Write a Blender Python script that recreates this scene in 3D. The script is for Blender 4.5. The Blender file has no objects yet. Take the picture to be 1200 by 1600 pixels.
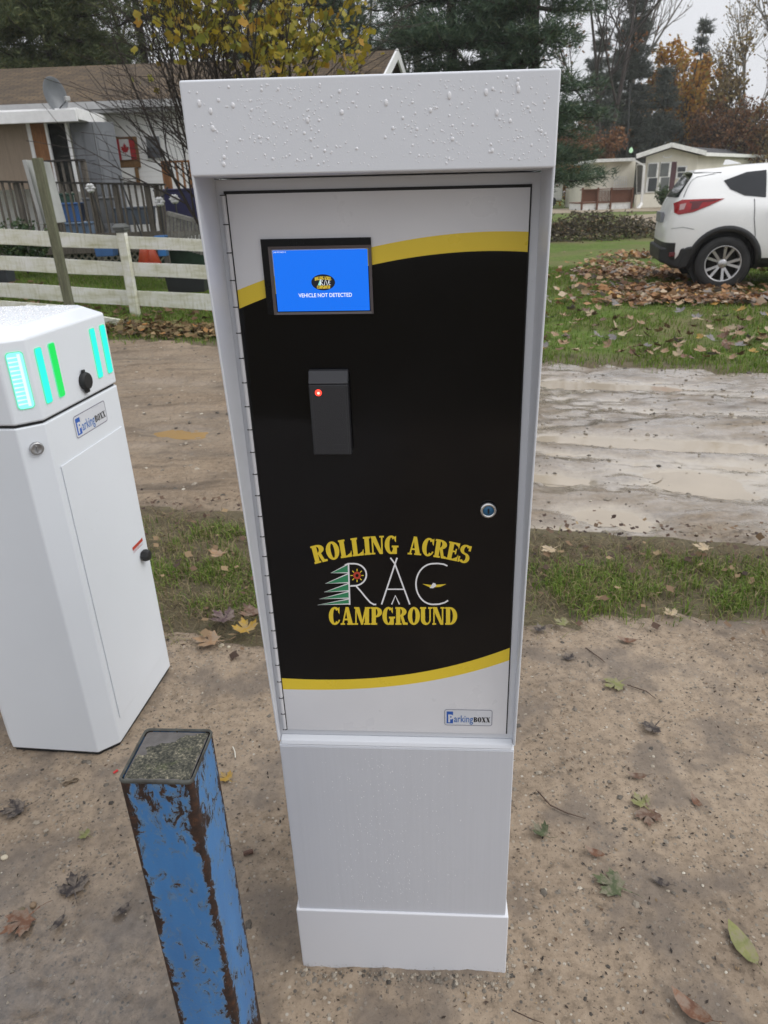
import bpy, bmesh, math, random
import numpy as np
from mathutils import Vector, Matrix
from mathutils.bvhtree import BVHTree

S = bpy.context.scene
COL = S.collection
rad = math.radians

# ------------------------------------------------------------ camera
F = 1109.0; CAMH = 1.5
_d = np.array([94., 2479., F]); _d /= np.linalg.norm(_d)      # world down, in camera axes (right, image down, forward)
_y = np.array([0, 0, 1.]) - _d * _d[2]; _y /= np.linalg.norm(_y)
_x = np.cross(_y, -_d)
RW = np.array([_x, _y, -_d])                                  # rows: world axes in camera axes
cam_data = bpy.data.cameras.new('camera')
cam = bpy.data.objects.new('camera', cam_data); COL.objects.link(cam)
mw = Matrix.Identity(4)
for i in range(3):
    mw[i][0] = RW[i][0]; mw[i][1] = -RW[i][1]; mw[i][2] = -RW[i][2]
mw[2][3] = CAMH
cam.matrix_world = mw
cam_data.sensor_fit = 'VERTICAL'; cam_data.sensor_height = 36.0; cam_data.sensor_width = 27.0
cam_data.lens = F / 1600 * 36
cam_data.clip_start = 0.05; cam_data.clip_end = 2000
cam_data.dof.use_dof = True; cam_data.dof.focus_distance = 1.05; cam_data.dof.aperture_fstop = 13.0
S.camera = cam

def ray(px, py):
    return RW @ np.array([px - 600., py - 800., F])
def onz(px, py, z=0.0):
    d = ray(px, py); return np.array([0, 0, CAMH]) + d * ((z - CAMH) / d[2])
def ony(px, py, Y):
    d = ray(px, py); return np.array([0, 0, CAMH]) + d * (Y / d[1])

# ------------------------------------------------------------ overcast daylight
SUN_EL, SUN_AZ = 48, 105          # azimuth measured from +Y towards +X
W = bpy.data.worlds.new('World'); S.world = W; W.use_nodes = True
nt = W.node_tree; nt.nodes.clear()
out = nt.nodes.new('ShaderNodeOutputWorld'); bg = nt.nodes.new('ShaderNodeBackground')
sky = nt.nodes.new('ShaderNodeTexSky'); sky.sky_type = 'NISHITA'; sky.sun_disc = False
sky.sun_elevation = rad(SUN_EL); sky.sun_rotation = rad(SUN_AZ); sky.dust_density = 4.0
hs = nt.nodes.new('ShaderNodeHueSaturation'); hs.inputs['Saturation'].default_value = 0.25
tc = nt.nodes.new('ShaderNodeTexCoord'); sep = nt.nodes.new('ShaderNodeSeparateXYZ')
nz = nt.nodes.new('ShaderNodeTexNoise'); nz.inputs['Scale'].default_value = 3.0; nz.inputs['Detail'].default_value = 5
mp = nt.nodes.new('ShaderNodeMapping'); mp.inputs['Scale'].default_value = (1, 1, 3)
ramp = nt.nodes.new('ShaderNodeValToRGB')
ramp.color_ramp.elements[0].position = 0.0; ramp.color_ramp.elements[0].color = (.61, .62, .655, 1)
ramp.color_ramp.elements[1].position = 0.9; ramp.color_ramp.elements[1].color = (.985, 1.0, 1.045, 1)
mul = nt.nodes.new('ShaderNodeMath'); mul.operation = 'MULTIPLY_ADD'
mul.inputs[1].default_value = 0.35; mul.inputs[2].default_value = 0.84
vm = nt.nodes.new('ShaderNodeVectorMath'); vm.operation = 'SCALE'
vs = nt.nodes.new('ShaderNodeVectorMath'); vs.operation = 'SCALE'; vs.inputs['Scale'].default_value = 12.5
mx = nt.nodes.new('ShaderNodeMix'); mx.data_type = 'RGBA'; mx.inputs[0].default_value = 0.85
L = nt.links.new
L(tc.outputs['Generated'], mp.inputs['Vector']); L(mp.outputs['Vector'], nz.inputs['Vector'])
L(tc.outputs['Generated'], sep.inputs[0]); L(sep.outputs['Z'], ramp.inputs[0])
L(nz.outputs[0], mul.inputs[0]); L(ramp.outputs[0], vm.inputs[0]); L(mul.outputs[0], vm.inputs['Scale'])
L(vm.outputs[0], vs.inputs[0]); L(sky.outputs[0], hs.inputs['Color'])
L(hs.outputs[0], mx.inputs[6]); L(vs.outputs[0], mx.inputs[7])
L(mx.outputs[2], bg.inputs['Color']); bg.inputs['Strength'].default_value = 0.10
L(bg.outputs[0], out.inputs['Surface'])
sd = bpy.data.lights.new('sun', 'SUN'); sd.energy = 1.5; sd.angle = rad(35); sd.color = (1, .985, .965)
sun = bpy.data.objects.new('sun', sd); COL.objects.link(sun)
_sd = Vector((math.sin(rad(SUN_AZ)) * math.cos(rad(SUN_EL)), math.cos(rad(SUN_AZ)) * math.cos(rad(SUN_EL)), math.sin(rad(SUN_EL))))
sun.rotation_euler = _sd.to_track_quat('Z', 'Y').to_euler(); sun.location = (0, 0, 30)
S.view_settings.view_transform = 'Standard'; S.view_settings.look = 'None'
S.view_settings.exposure = 0.08; S.view_settings.gamma = 1.0
S.cycles.max_bounces = 8; S.cycles.transparent_max_bounces = 12

# ------------------------------------------------------------ materials
class NT:
    def __init__(s, name):
        s.m = bpy.data.materials.new(name); s.m.use_nodes = True
        s.t = s.m.node_tree; s.b = s.t.nodes['Principled BSDF']; s.out = s.t.nodes['Material Output']
        s.geo = None; s.tc = None
    def n(s, t, **k):
        q = s.t.nodes.new(t)
        for a, v in k.items(): setattr(q, a, v)
        return q
    def link(s, a, b): s.t.links.new(a, b)
    def pos(s, scale=(1, 1, 1), space='Object', loc=(0, 0, 0), rot=(0, 0, 0)):
        if s.tc is None: s.tc = s.n('ShaderNodeTexCoord')
        if space == 'World':
            if s.geo is None: s.geo = s.n('ShaderNodeNewGeometry')
            o = s.geo.outputs['Position']
        else: o = s.tc.outputs[space]
        m = s.n('ShaderNodeMapping'); m.inputs['Scale'].default_value = scale; m.inputs['Location'].default_value = loc
        m.inputs['Rotation'].default_value = rot
        s.link(o, m.inputs['Vector']); return m.outputs[0]
    def island(s):
        if s.geo is None: s.geo = s.n('ShaderNodeNewGeometry')
        return s.geo.outputs['Random Per Island']
    def noise(s, vec, scale, detail=4, rough=.55, dist=0):
        q = s.n('ShaderNodeTexNoise'); q.inputs['Scale'].default_value = scale
        q.inputs['Detail'].default_value = detail; q.inputs['Roughness'].default_value = rough
        q.inputs['Distortion'].default_value = dist
        if vec is not None: s.link(vec, q.inputs['Vector'])
        return q.outputs[0]
    def voro(s, vec, scale, feature='F1', out='Distance', rnd=1):
        q = s.n('ShaderNodeTexVoronoi', feature=feature); q.inputs['Scale'].default_value = scale
        q.inputs['Randomness'].default_value = rnd
        if vec is not None: s.link(vec, q.inputs['Vector'])
        return q.outputs[out]
    def ramp(s, fac, stops):
        q = s.n('ShaderNodeValToRGB'); e = q.color_ramp.elements
        while len(e) < len(stops): e.new(0.5)
        for i, (p, c) in enumerate(stops):
            e[i].position = p
            e[i].color = (c, c, c, 1) if not hasattr(c, '__len__') else (c[0], c[1], c[2], 1)
        s.link(fac, q.inputs[0]); return q.outputs[0]
    def mix(s, fac, a, b, mode='MIX'):
        q = s.n('ShaderNodeMix', data_type='RGBA', blend_type=mode)
        for sock, v in ((q.inputs[0], fac), (q.inputs[6], a), (q.inputs[7], b)):
            if hasattr(v, 'is_linked'): s.link(v, sock)
            elif hasattr(v, '__len__'): sock.default_value = (v[0], v[1], v[2], 1)
            elif sock == q.inputs[0]: sock.default_value = v
            else: sock.default_value = (v, v, v, 1)
        return q.outputs[2]
    def math(s, op, a, b=0.0, c=0.0):
        q = s.n('ShaderNodeMath', operation=op)
        for i, v in enumerate((a, b, c)):
            if hasattr(v, 'is_linked'): s.link(v, q.inputs[i])
            else: q.inputs[i].default_value = v
        return q.outputs[0]
    def sep(s, v):
        q = s.n('ShaderNodeSeparateXYZ'); s.link(v, q.inputs[0]); return q.outputs
    def bump(s, h, strength=.3, dist=.01):
        q = s.n('ShaderNodeBump'); q.inputs['Strength'].default_value = strength; q.inputs['Distance'].default_value = dist
        s.link(h, q.inputs['Height']); s.link(q.outputs[0], s.b.inputs['Normal'])
    def set(s, **k):
        for a, v in k.items():
            sock = s.b.inputs[a.replace('_', ' ')]
            if hasattr(v, 'is_linked'): s.link(v, sock)
            elif hasattr(v, '__len__'): sock.default_value = (v[0], v[1], v[2], 1)
            else: sock.default_value = v
        return s

def simple(name, c, rough=.5, metal=0.0, var=.12, scale=6.0, bump=0.0, bscale=60.0, spec=None, c2=None):
    q = NT(name); p = q.pos()
    f = q.noise(p, scale, 5)
    a = [max(0, x * (1 - var)) for x in c]; b = [x * (1 + var) for x in c]
    if c2 is not None: b = c2
    q.set(Base_Color=q.ramp(f, [(.3, a), (.7, b)]), Metallic=metal)
    q.set(Roughness=q.ramp(q.noise(p, scale * 2.3, 4), [(.3, max(0, rough - .07)), (.7, min(1, rough + .07))]))
    if spec is not None: q.set(Specular_IOR_Level=spec)
    if bump: q.bump(q.noise(p, bscale, 4), bump, .005)
    return q.m

def emis(name, c, k):
    q = NT(name); q.set(Base_Color=(.01, .01, .01), Emission_Color=c, Emission_Strength=k, Roughness=.2, Specular_IOR_Level=.2); return q.m

def leafmat(name, stops, rough=.6, trans=.25):
    q = NT(name); col = q.ramp(q.island(), stops)
    q.set(Base_Color=col, Roughness=rough, Specular_IOR_Level=.25)
    if trans:
        t = q.n('ShaderNodeBsdfTranslucent'); q.link(col, t.inputs['Color'])
        mxs = q.n('ShaderNodeMixShader'); mxs.inputs[0].default_value = trans
        q.link(q.b.outputs[0], mxs.inputs[1]); q.link(t.outputs[0], mxs.inputs[2]); q.link(mxs.outputs[0], q.out.inputs['Surface'])
    return q.m

# ------------------------------------------------------------ object helpers
def tag(o, label=None, cat=None, group=None, kind=None):
    if label: o['label'] = label
    if cat: o['category'] = cat
    if group: o['group'] = group
    if kind: o['kind'] = kind
    return o
def empty(name, label, cat, loc=(0, 0, 0), rz=0, group=None):
    o = bpy.data.objects.new(name, None); COL.objects.link(o)
    o.location = loc; o.rotation_euler = (0, 0, rz); o.empty_display_size = .1
    return tag(o, label, cat, group)
def link(name, me, parent=None):
    o = bpy.data.objects.new(name, me); COL.objects.link(o)
    if parent is not None: o.parent = parent
    return o

class MB:
    """collects polygons with a material each, then links them as one mesh object"""
    def __init__(s): s.v = []; s.f = []; s.mi = []; s.sm = []; s.cur = 0; s.smooth = False
    def add(s, vs, fs):
        o = len(s.v); s.v += [tuple(map(float, p)) for p in vs]
        for f in fs: s.f.append([i + o for i in f]); s.mi.append(s.cur); s.sm.append(s.smooth)
        return s
    def mat(s, i): s.cur = i; return s
    def box(s, x0, x1, y0, y1, z0, z1):
        v = [(x0, y0, z0), (x1, y0, z0), (x1, y1, z0), (x0, y1, z0), (x0, y0, z1), (x1, y0, z1), (x1, y1, z1), (x0, y1, z1)]
        return s.add(v, [(0, 3, 2, 1), (4, 5, 6, 7), (0, 1, 5, 4), (1, 2, 6, 5), (2, 3, 7, 6), (3, 0, 4, 7)])
    def prism(s, poly, h0, h1, axis=2):
        """poly: 2D ring counter-clockwise seen from +axis"""
        n = len(poly)
        def P(p, h):
            return (p[0], p[1], h) if axis == 2 else ((h, p[0], p[1]) if axis == 0 else (p[0], h, p[1]))
        v = [P(p, h0) for p in poly] + [P(p, h1) for p in poly]
        f = [tuple(range(n - 1, -1, -1)), tuple(range(n, 2 * n))] + [(i, (i + 1) % n, n + (i + 1) % n, n + i) for i in range(n)]
        return s.add(v, f)
    def hull8(s, b, t):
        v = list(b) + list(t)
        return s.add(v, [(3, 2, 1, 0), (4, 5, 6, 7), (0, 1, 5, 4), (1, 2, 6, 5), (2, 3, 7, 6), (3, 0, 4, 7)])
    def beam(s, p, q, w, h, up=(0, 0, 1)):
        p = Vector(p); q = Vector(q); d = (q - p).normalized(); u = Vector(up)
        sd = d.cross(u)
        if sd.length < 1e-4: sd = d.cross(Vector((0, 1, 0)))
        sd.normalize(); u = sd.cross(d)
        c = [(-w / 2, -h / 2), (w / 2, -h / 2), (w / 2, h / 2), (-w / 2, h / 2)]
        A = [p + sd * a + u * b for a, b in c]; B = [q + sd * a + u * b for a, b in c]
        return s.add(A + B, [(0, 1, 2, 3), (7, 6, 5, 4), (1, 0, 4, 5), (2, 1, 5, 6), (3, 2, 6, 7), (0, 3, 7, 4)])
    def tube(s, pts, rs, k=8, caps=True):
        pts = [Vector(p) for p in pts]; n = len(pts)
        if not hasattr(rs, '__len__'): rs = [rs] * n
        base = len(s.v); prev = None
        for i, p in enumerate(pts):
            d = (pts[min(i + 1, n - 1)] - pts[max(i - 1, 0)]).normalized()
            if prev is None:
                a = Vector((0, 0, 1)) if abs(d.z) < .9 else Vector((1, 0, 0))
            else: a = prev
            u = (a - d * a.dot(d)).normalized(); prev = u; w = d.cross(u)
            for j in range(k):
                t = 2 * math.pi * j / k
                s.v.append(tuple(p + (u * math.cos(t) + w * math.sin(t)) * rs[i]))
        for i in range(n - 1):
            for j in range(k):
                a = base + i * k + j; b = base + i * k + (j + 1) % k
                s.f.append([a, b, b + k, a + k]); s.mi.append(s.cur); s.sm.append(s.smooth)
        if caps:
            s.f.append([base + j for j in range(k - 1, -1, -1)]); s.mi.append(s.cur); s.sm.append(False)
            s.f.append([base + (n - 1) * k + j for j in range(k)]); s.mi.append(s.cur); s.sm.append(False)
        return s
    def lathe(s, prof, k=24, origin=(0, 0, 0), axis='Z', closed=False):
        """prof: list of (radius, height)"""
        o = Vector(origin); base = len(s.v)
        for r, h in prof:
            for j in range(k):
                t = 2 * math.pi * j / k; c, sn = r * math.cos(t), r * math.sin(t)
                p = (c, sn, h) if axis == 'Z' else ((c, -h, sn) if axis == '-Y' else (h, c, sn))
                s.v.append(tuple(o + Vector(p)))
        m = len(prof)
        for i in range(m - 1 if not closed else m):
            for j in range(k):
                a = base + i * k + j; b = base + i * k + (j + 1) % k
                a2 = base + ((i + 1) % m) * k + j; b2 = base + ((i + 1) % m) * k + (j + 1) % k
                s.f.append([a, b, b2, a2]); s.mi.append(s.cur); s.sm.append(s.smooth)
        if not closed:
            s.f.append([base + j for j in range(k - 1, -1, -1)]); s.mi.append(s.cur); s.sm.append(False)
            s.f.append([base + (m - 1) * k + j for j in range(k)]); s.mi.append(s.cur); s.sm.append(False)
        return s
    def mesh(s, name, mats):
        me = bpy.data.meshes.new(name); me.from_pydata(s.v, [], s.f)
        for m in (mats if isinstance(mats, (list, tuple)) else [mats]): me.materials.append(m)
        me.polygons.foreach_set('material_index', s.mi)
        me.polygons.foreach_set('use_smooth', s.sm); me.update()
        return me
    def build(s, name, mats, parent=None, bevel=0, seg=2):
        o = link(name, s.mesh(name, mats), parent)
        if bevel:
            b = o.modifiers.new('bevel', 'BEVEL'); b.width = bevel; b.segments = seg; b.limit_method = 'ANGLE'
            b.angle_limit = rad(25); b.harden_normals = False
            for p in o.data.polygons: p.use_smooth = True
            b.harden_normals = True
        return o

def fixnormals(o):
    bm = bmesh.new(); bm.from_mesh(o.data); bmesh.ops.recalc_face_normals(bm, faces=bm.faces); bm.to_mesh(o.data); bm.free(); return o

def mesh_np(name, V, Fc, mat, smooth=False, mi=None):
    """V (n,3), Fc (m,k) equal-sized faces"""
    V = np.ascontiguousarray(V, dtype=np.float32); Fc = np.ascontiguousarray(Fc, dtype=np.int32)
    me = bpy.data.meshes.new(name); m, k = Fc.shape
    me.vertices.add(len(V)); me.vertices.foreach_set('co', V.ravel())
    me.loops.add(m * k); me.loops.foreach_set('vertex_index', Fc.ravel())
    me.polygons.add(m); me.polygons.foreach_set('loop_start', np.arange(0, m * k, k, dtype=np.int32))
    try: me.polygons.foreach_set('loop_total', np.full(m, k, dtype=np.int32))
    except Exception: pass
    me.polygons.foreach_set('use_smooth', np.full(m, smooth))
    for q in (mat if isinstance(mat, (list, tuple)) else [mat]): me.materials.append(q)
    if mi is not None: me.polygons.foreach_set('material_index', mi)
    me.update(calc_edges=True); me.validate()
    return me

# numpy value noise
def _hash(i, j, seed):
    h = (i.astype(np.int64) * 374761393 + j.astype(np.int64) * 668265263 + seed * 974711) & 0x7fffffff
    h = ((h ^ (h >> 13)) * 1274126177) & 0x7fffffff
    return ((h ^ (h >> 16)) & 0xffff) / 65535.0
def vnoise(x, y, seed=0):
    i = np.floor(x); j = np.floor(y); u = x - i; v = y - j
    u = u * u * (3 - 2 * u); v = v * v * (3 - 2 * v)
    a = _hash(i, j, seed); b = _hash(i + 1, j, seed); c = _hash(i, j + 1, seed); d = _hash(i + 1, j + 1, seed)
    return (a * (1 - u) + b * u) * (1 - v) + (c * (1 - u) + d * u) * v
def fbm(x, y, seed=0, o=4):
    s = 0; a = .5; t = 0
    for k in range(o):
        s = s + a * vnoise(x * 2 ** k + 17.3 * k, y * 2 ** k - 9.1 * k, seed + k); t += a; a *= .5
    return s / t
def sstep(a, b, x):
    t = np.clip((x - a) / (b - a), 0, 1); return t * t * (3 - 2 * t)

# maple leaf outline, right half from the stem up
_half = [(.025, -.50), (.03, -.20), (.30, -.26), (.26, -.15), (.50, .06), (.43, .11), (.49, .31), (.33, .27), (.28, .35), (.14, .19), (.19, .50), (.10, .45), (0, .68)]
MAPLE = _half + [(-x, y) for x, y in reversed(_half[:-1])]
def leaf_mesh(name, mat, size, curl, seed, outline=MAPLE, stem=True):
    r = random.Random(seed); m = MB(); n = len(outline)
    tw = r.uniform(-1, 1)
    def z(x, y): return curl * (x * x * (1 + .6 * tw) + .8 * y * y - .12 * x * tw + .5 * x * y * tw) + .02 * math.sin(9 * x + seed) * math.cos(8 * y)
    ring2 = [(x * .5, y * .5 + .02) for x, y in outline]
    P = lambda x, y: (x * size, y * size, max(.001, z(x, y) * size + .004))
    v = [P(0, .05)] + [P(*p) for p in ring2] + [P(*p) for p in outline]
    f = [(0, 1 + i, 1 + (i + 1) % n) for i in range(n)] + [(1 + i, 1 + n + i, 1 + n + (i + 1) % n, 1 + (i + 1) % n) for i in range(n)]
    m.smooth = True; m.add(v, f)
    if stem: m.tube([P(0, -.48), P(.06 * tw, -.66), P(.2 * tw, -.82)], .006 * size + .0003, 4)
    return m.mesh(name, mat)
# ------------------------------------------------------------ lettering
def R_(a, b, c, d): return [(a, b), (c, b), (c, d), (a, d)]
def ring(cx, cz, rx, rz, ix, iz, a0, a1, n=18, icx=None):
    if icx is None: icx = cx
    out = []
    for k in range(n):
        t, u = rad(a0 + (a1 - a0) * k / n), rad(a0 + (a1 - a0) * (k + 1) / n)
        out.append([(cx + rx * math.cos(t), cz + rz * math.sin(t)), (cx + rx * math.cos(u), cz + rz * math.sin(u)),
                    (icx + ix * math.cos(u), cz + iz * math.sin(u)), (icx + ix * math.cos(t), cz + iz * math.sin(t))])
    return [('strip', out)]
GL = {
 'R': (.72, [R_(.05, 0, .29, 1), R_(0, 0, .36, .10), R_(0, .90, .10, 1), [(.28, .52), (.45, .52), (.57, .14), (.72, .11), (.72, 0), (.44, 0)]] + ring(.27, .735, .38, .265, .12, .175, -90, 90)),
 'P': (.66, [R_(.05, 0, .29, 1), R_(0, 0, .36, .10), R_(0, .90, .10, 1)] + ring(.27, .71, .38, .29, .12, .195, -90, 90)),
 'O': (.70, ring(.35, .5, .35, .51, .10, .40, 0, 360, 32)),
 'L': (.64, [R_(.05, 0, .29, 1), R_(0, .9, .34, 1), R_(0, 0, .62, .10), [(.36, .1), (.62, .1), (.62, .36), (.56, .22)]]),
 'I': (.36, [R_(.06, 0, .30, 1), R_(0, .9, .36, 1), R_(0, 0, .36, .1)]),
 'N': (.74, [R_(.06, 0, .14, 1), R_(0, 0, .22, .09), R_(.56, 0, .64, 1), R_(.48, .91, .72, 1), [(0, 1), (.27, 1), (.64, 0), (.47, 0)]]),
 'G': (.74, ring(.35, .5, .35, .51, .10, .40, 48, 312, 26) + [R_(.44, .0, .66, .42), R_(.38, .36, .74, .46), [(.50, .92), (.60, 1), (.60, .64), (.53, .72)]]),
 'A': (.78, [[(.08, 0), (.17, 0), (.37, 1), (.29, 1)], [(.27, 1), (.46, 1), (.72, 0), (.45, 0)], R_(.2, .26, .5, .35), R_(0, 0, .25, .09), R_(.38, 0, .78, .09)]),
 'C': (.68, ring(.35, .5, .35, .51, .10, .40, 46, 314, 26) + [[(.50, .92), (.62, 1), (.62, .60), (.55, .70)], [(.53, .12), (.57, .28), (.66, .28), (.60, .13)]]),
 'E': (.64, [R_(.05, 0, .29, 1), R_(0, .9, .60, 1), R_(0, 0, .62, .1), R_(.29, .46, .46, .55), [(.36, .9), (.60, .9), (.60, .64), (.54, .78)], [(.36, .1), (.62, .1), (.62, .38), (.56, .22)], R_(.42, .36, .49, .66)]),
 'S': (.62, ring(.31, .735, .30, .275, .09, .17, 35, 285, 20) + ring(.31, .275, .31, .285, .09, .17, -145, 105, 20) + [R_(.46, .70, .58, 1.0), R_(.0, 0.0, .10, .32)]),
 'M': (.96, [R_(.06, 0, .14, 1), R_(0, 0, .22, .09), R_(.62, 0, .86, 1), R_(.56, 0, .94, .09), R_(.86, .91, .94, 1), R_(0, .91, .08, 1), [(.04, 1), (.29, 1), (.53, .06), (.40, .0)], [(.40, .0), (.50, .0), (.74, 1), (.64, 1)]]),
 'U': (.70, [R_(.05, .3, .29, 1), R_(0, .9, .35, 1), R_(.54, .3, .62, 1), R_(.47, .9, .70, 1)] + ring(.335, .31, .285, .32, .125, .20, 180, 360, 16, .415)),
 'D': (.70, [R_(.05, 0, .29, 1), R_(0, .9, .1, 1), R_(0, 0, .1, .1)] + ring(.28, .5, .42, .5, .17, .40, -90, 90)),
 'B': (.72, [R_(.05, 0, .29, 1), R_(0, .9, .1, 1), R_(0, 0, .1, .1)] + ring(.27, .75, .38, .25, .13, .165, -90, 90) + ring(.27, .27, .43, .27, .15, .175, -90, 90)),
 'X': (.76, [[(.04, 1), (.32, 1), (.74, 0), (.46, 0)], [(.58, 1), (.67, 1), (.19, 0), (.10, 0)], R_(0, .92, .36, 1), R_(.5, .92, .76, 1), R_(.02, 0, .28, .08), R_(.4, 0, .78, .08)]),
}
def put_glyphs(mb, text, place, x0, x1, h=1.0, gap=.06, space=.30, step=.00003):
    """sets the words between x0 and x1; place(u, v, lift) gives the 3D point"""
    tot = sum((space if c == ' ' else GL[c][0] + gap) for c in text) - gap
    k = (x1 - x0) / tot; cur = 0; n = 0
    for c in text:
        if c == ' ': cur += space; continue
        w, parts = GL[c]
        for p in parts:
            n += 1; lift = step * (n % 9)
            for q in (p[1] if isinstance(p, tuple) else [p]):
                vs = [place(x0 + (cur + x) * k, z * h, lift) for x, z in q]
                mb.add(vs, [list(range(len(vs)))])
        cur += w + gap
def text_polys(txt, bold=0.0):
    c = bpy.data.curves.new('text', 'FONT'); c.body = txt; c.offset = bold; c.resolution_u = 4
    o = bpy.data.objects.new('text', c); COL.objects.link(o)
    dg = bpy.context.evaluated_depsgraph_get(); me = bpy.data.meshes.new_from_object(o.evaluated_get(dg))
    v = [(p.co.x, p.co.y) for p in me.vertices]; f = [list(p.vertices) for p in me.polygons]
    bpy.data.objects.remove(o); bpy.data.curves.remove(c); bpy.data.meshes.remove(me)
    x0 = min(a for a, b in v); x1 = max(a for a, b in v)
    return [((a - x0) / (x1 - x0), b) for a, b in v], f, (x1 - x0)
def put_text(mb, txt, place, x0, x1, z0, h, bold=0.0):
    """caps height h, baseline z0"""
    v, f, w = text_polys(txt, bold)
    mb.add([place(x0 + a * (x1 - x0), z0 + b / .70 * h, 0) for a, b in v], f)
def stroke(mb, pts, w, place, lift=0, closed=False):
    """flat ribbon along pts in the plane"""
    n = len(pts); Lp = []; Rp = []
    for i in range(n):
        a = pts[(i - 1) % n] if (closed or i) else pts[i]; b = pts[(i + 1) % n] if (closed or i < n - 1) else pts[i]
        dx, dy = b[0] - a[0], b[1] - a[1]; l = math.hypot(dx, dy) or 1; nx, ny = -dy / l * w / 2, dx / l * w / 2
        Lp.append((pts[i][0] + nx, pts[i][1] + ny)); Rp.append((pts[i][0] - nx, pts[i][1] - ny))
    v = [place(*p, lift) for p in Lp] + [place(*p, lift) for p in Rp]
    m = n if closed else n - 1
    mb.add(v, [(i, (i + 1) % n, n + (i + 1) % n, n + i) for i in range(m)])
def arcpts(cx, cy, rx, ry, a0, a1, n=24):
    return [(cx + rx * math.cos(rad(a0 + (a1 - a0) * i / n)), cy + ry * math.sin(rad(a0 + (a1 - a0) * i / n))) for i in range(n + 1)]

# ------------------------------------------------------------ machine materials
def powder(name, c, streak=0.0, dirt=.5, rough=.38, splash=False):
    q = NT(name); p = q.pos()
    f = q.noise(p, 3.0, 4); base = q.ramp(f, [(.3, [x * .965 for x in c]), (.7, c)])
    if streak:
        st = q.noise(q.pos((190, 60, 3.0)), 1.0, 3, .7)
        base = q.mix(q.math('MULTIPLY', q.ramp(st, [(.40, 0), (.75, 1)]), streak), base, [x * .80 for x in c])
    sp = q.ramp(q.voro(q.pos(), 150), [(.055, 1), (.10, 0)])
    sp = q.math('MULTIPLY', sp, q.ramp(q.noise(p, 9, 3), [(.58, 0), (.66, dirt)]))
    if splash:
        zz = q.sep(p)[2]; mud = q.ramp(q.math('MULTIPLY_ADD', zz, -5.0, q.noise(p, 130, 5, .75)), [(.52, 0), (.60, .75)]); sp = q.math('MAXIMUM', sp, mud)
    base = q.mix(sp, base, (.28, .24, .2))
    q.set(Base_Color=base, Roughness=q.ramp(q.noise(p, 14, 3), [(.3, rough - .05), (.7, rough + .08)]), Specular_IOR_Level=.45)
    q.bump(q.noise(p, 520, 2), .05, .002)
    return q.m
M_white = powder('white_powder_coat', (.655, .675, .715))
M_panel = powder('rain_streaked_panel', (.55, .565, .605), streak=.22)
M_gate = powder('gate_white_coat', (.70, .735, .775), dirt=.35)
M_black = simple('black_gloss_vinyl', (.0032, .0032, .0042), .12, var=.2, scale=3, bump=.015, bscale=14, spec=.30)
M_seal = simple('black_rubber', (.012, .012, .013), .6)
M_yellow = simple('yellow_vinyl', (.74, .55, .040), .3, var=.04)
M_vwhite = simple('white_vinyl', (.66, .665, .69), .32, var=.03)
M_reader = simple('charcoal_plastic', (.019, .020, .024), .45, var=.12, bump=.25, bscale=900)
M_reader2 = simple('charcoal_plastic_cap', (.040, .041, .047), .5, var=.1, bump=.25, bscale=900)
M_chrome = simple('chrome', (.62, .62, .62), .18, 1.0, var=.05)
M_steel = simple('brushed_steel', (.42, .42, .42), .35, 1.0, var=.1)
M_hinge = simple('painted_hinge', (.60, .605, .63), .4, var=.04)
M_lockblue = simple('blue_lock_face', (.02, .11, .22), .3)
M_bezel = simple('black_bezel', (.004, .004, .005), .28, spec=.25)
M_bezel2 = simple('bezel_edge', (.11, .09, .085), .35)
M_green = simple('logo_green', (.03, .22, .10), .35)
M_red = simple('logo_red', (.45, .05, .03), .35)
M_logow = simple('logo_white', (.78, .78, .80), .35, var=.02)
M_blue = simple('logo_blue', (.02, .10, .42), .35)
M_navy = simple('logo_text_blue', (.06, .16, .42), .35)
M_ink = simple('logo_black', (.008, .008, .009), .35)
M_stick = simple('sticker_grey', (.60, .62, .66), .3, var=.03)
M_sline = simple('sticker_line', (.20, .20, .25), .4)
E_blue = emis('display_blue', (.006, .165, .86), 1.0)
E_white = emis('display_white', (.9, .95, 1), 1.0)
E_dark = emis('display_black', (.01, .012, .02), 1.0)
E_yel = emis('display_yellow', (.85, .6, .05), 1.0)
E_grn = emis('display_green', (.3, .75, .6), 1.0)
E_red = emis('red_status_light', (1, .05, .03), 2.2)
E_redhot = emis('red_status_core', (1, .45, .35), 2.4)
def water():
    q = NT('water_drop'); q.set(Base_Color=(.70, .705, .73), Roughness=.03, IOR=1.33, Specular_IOR_Level=.8, Coat_Weight=.6, Coat_Roughness=.02); return q.m
M_drop = water()

def droplets(name, parent, samples, surf, seed):
    """rain drops: flattened domes; surf(u, v, h) gives the 3D point at height h off the surface; samples: (u, v, radius, stretch)"""
    V = []; Fc = []; k = 8
    for u, v, r, s in samples:
        b = len(V)
        for ring_i, (rr, hh) in enumerate(((1, 0), (.92, .22), (.6, .36))):
            for j in range(k):
                t = 2 * math.pi * j / k
                V.append(surf(u + rr * r * math.cos(t), v + rr * r * s * math.sin(t), hh * r))
        V.append(surf(u, v, .41 * r))
        for i in range(2):
            for j in range(k):
                a = b + i * k + j; c = b + i * k + (j + 1) % k
                Fc.append((a, c, c + k)); Fc.append((a, c + k, a + k))
        for j in range(k): Fc.append((b + 2 * k + j, b + 2 * k + (j + 1) % k, b + 3 * k))
    o = link(name, mesh_np(name, np.array(V), np.array(Fc), M_drop, True), parent); o['kind'] = 'stuff'
    return o

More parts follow.
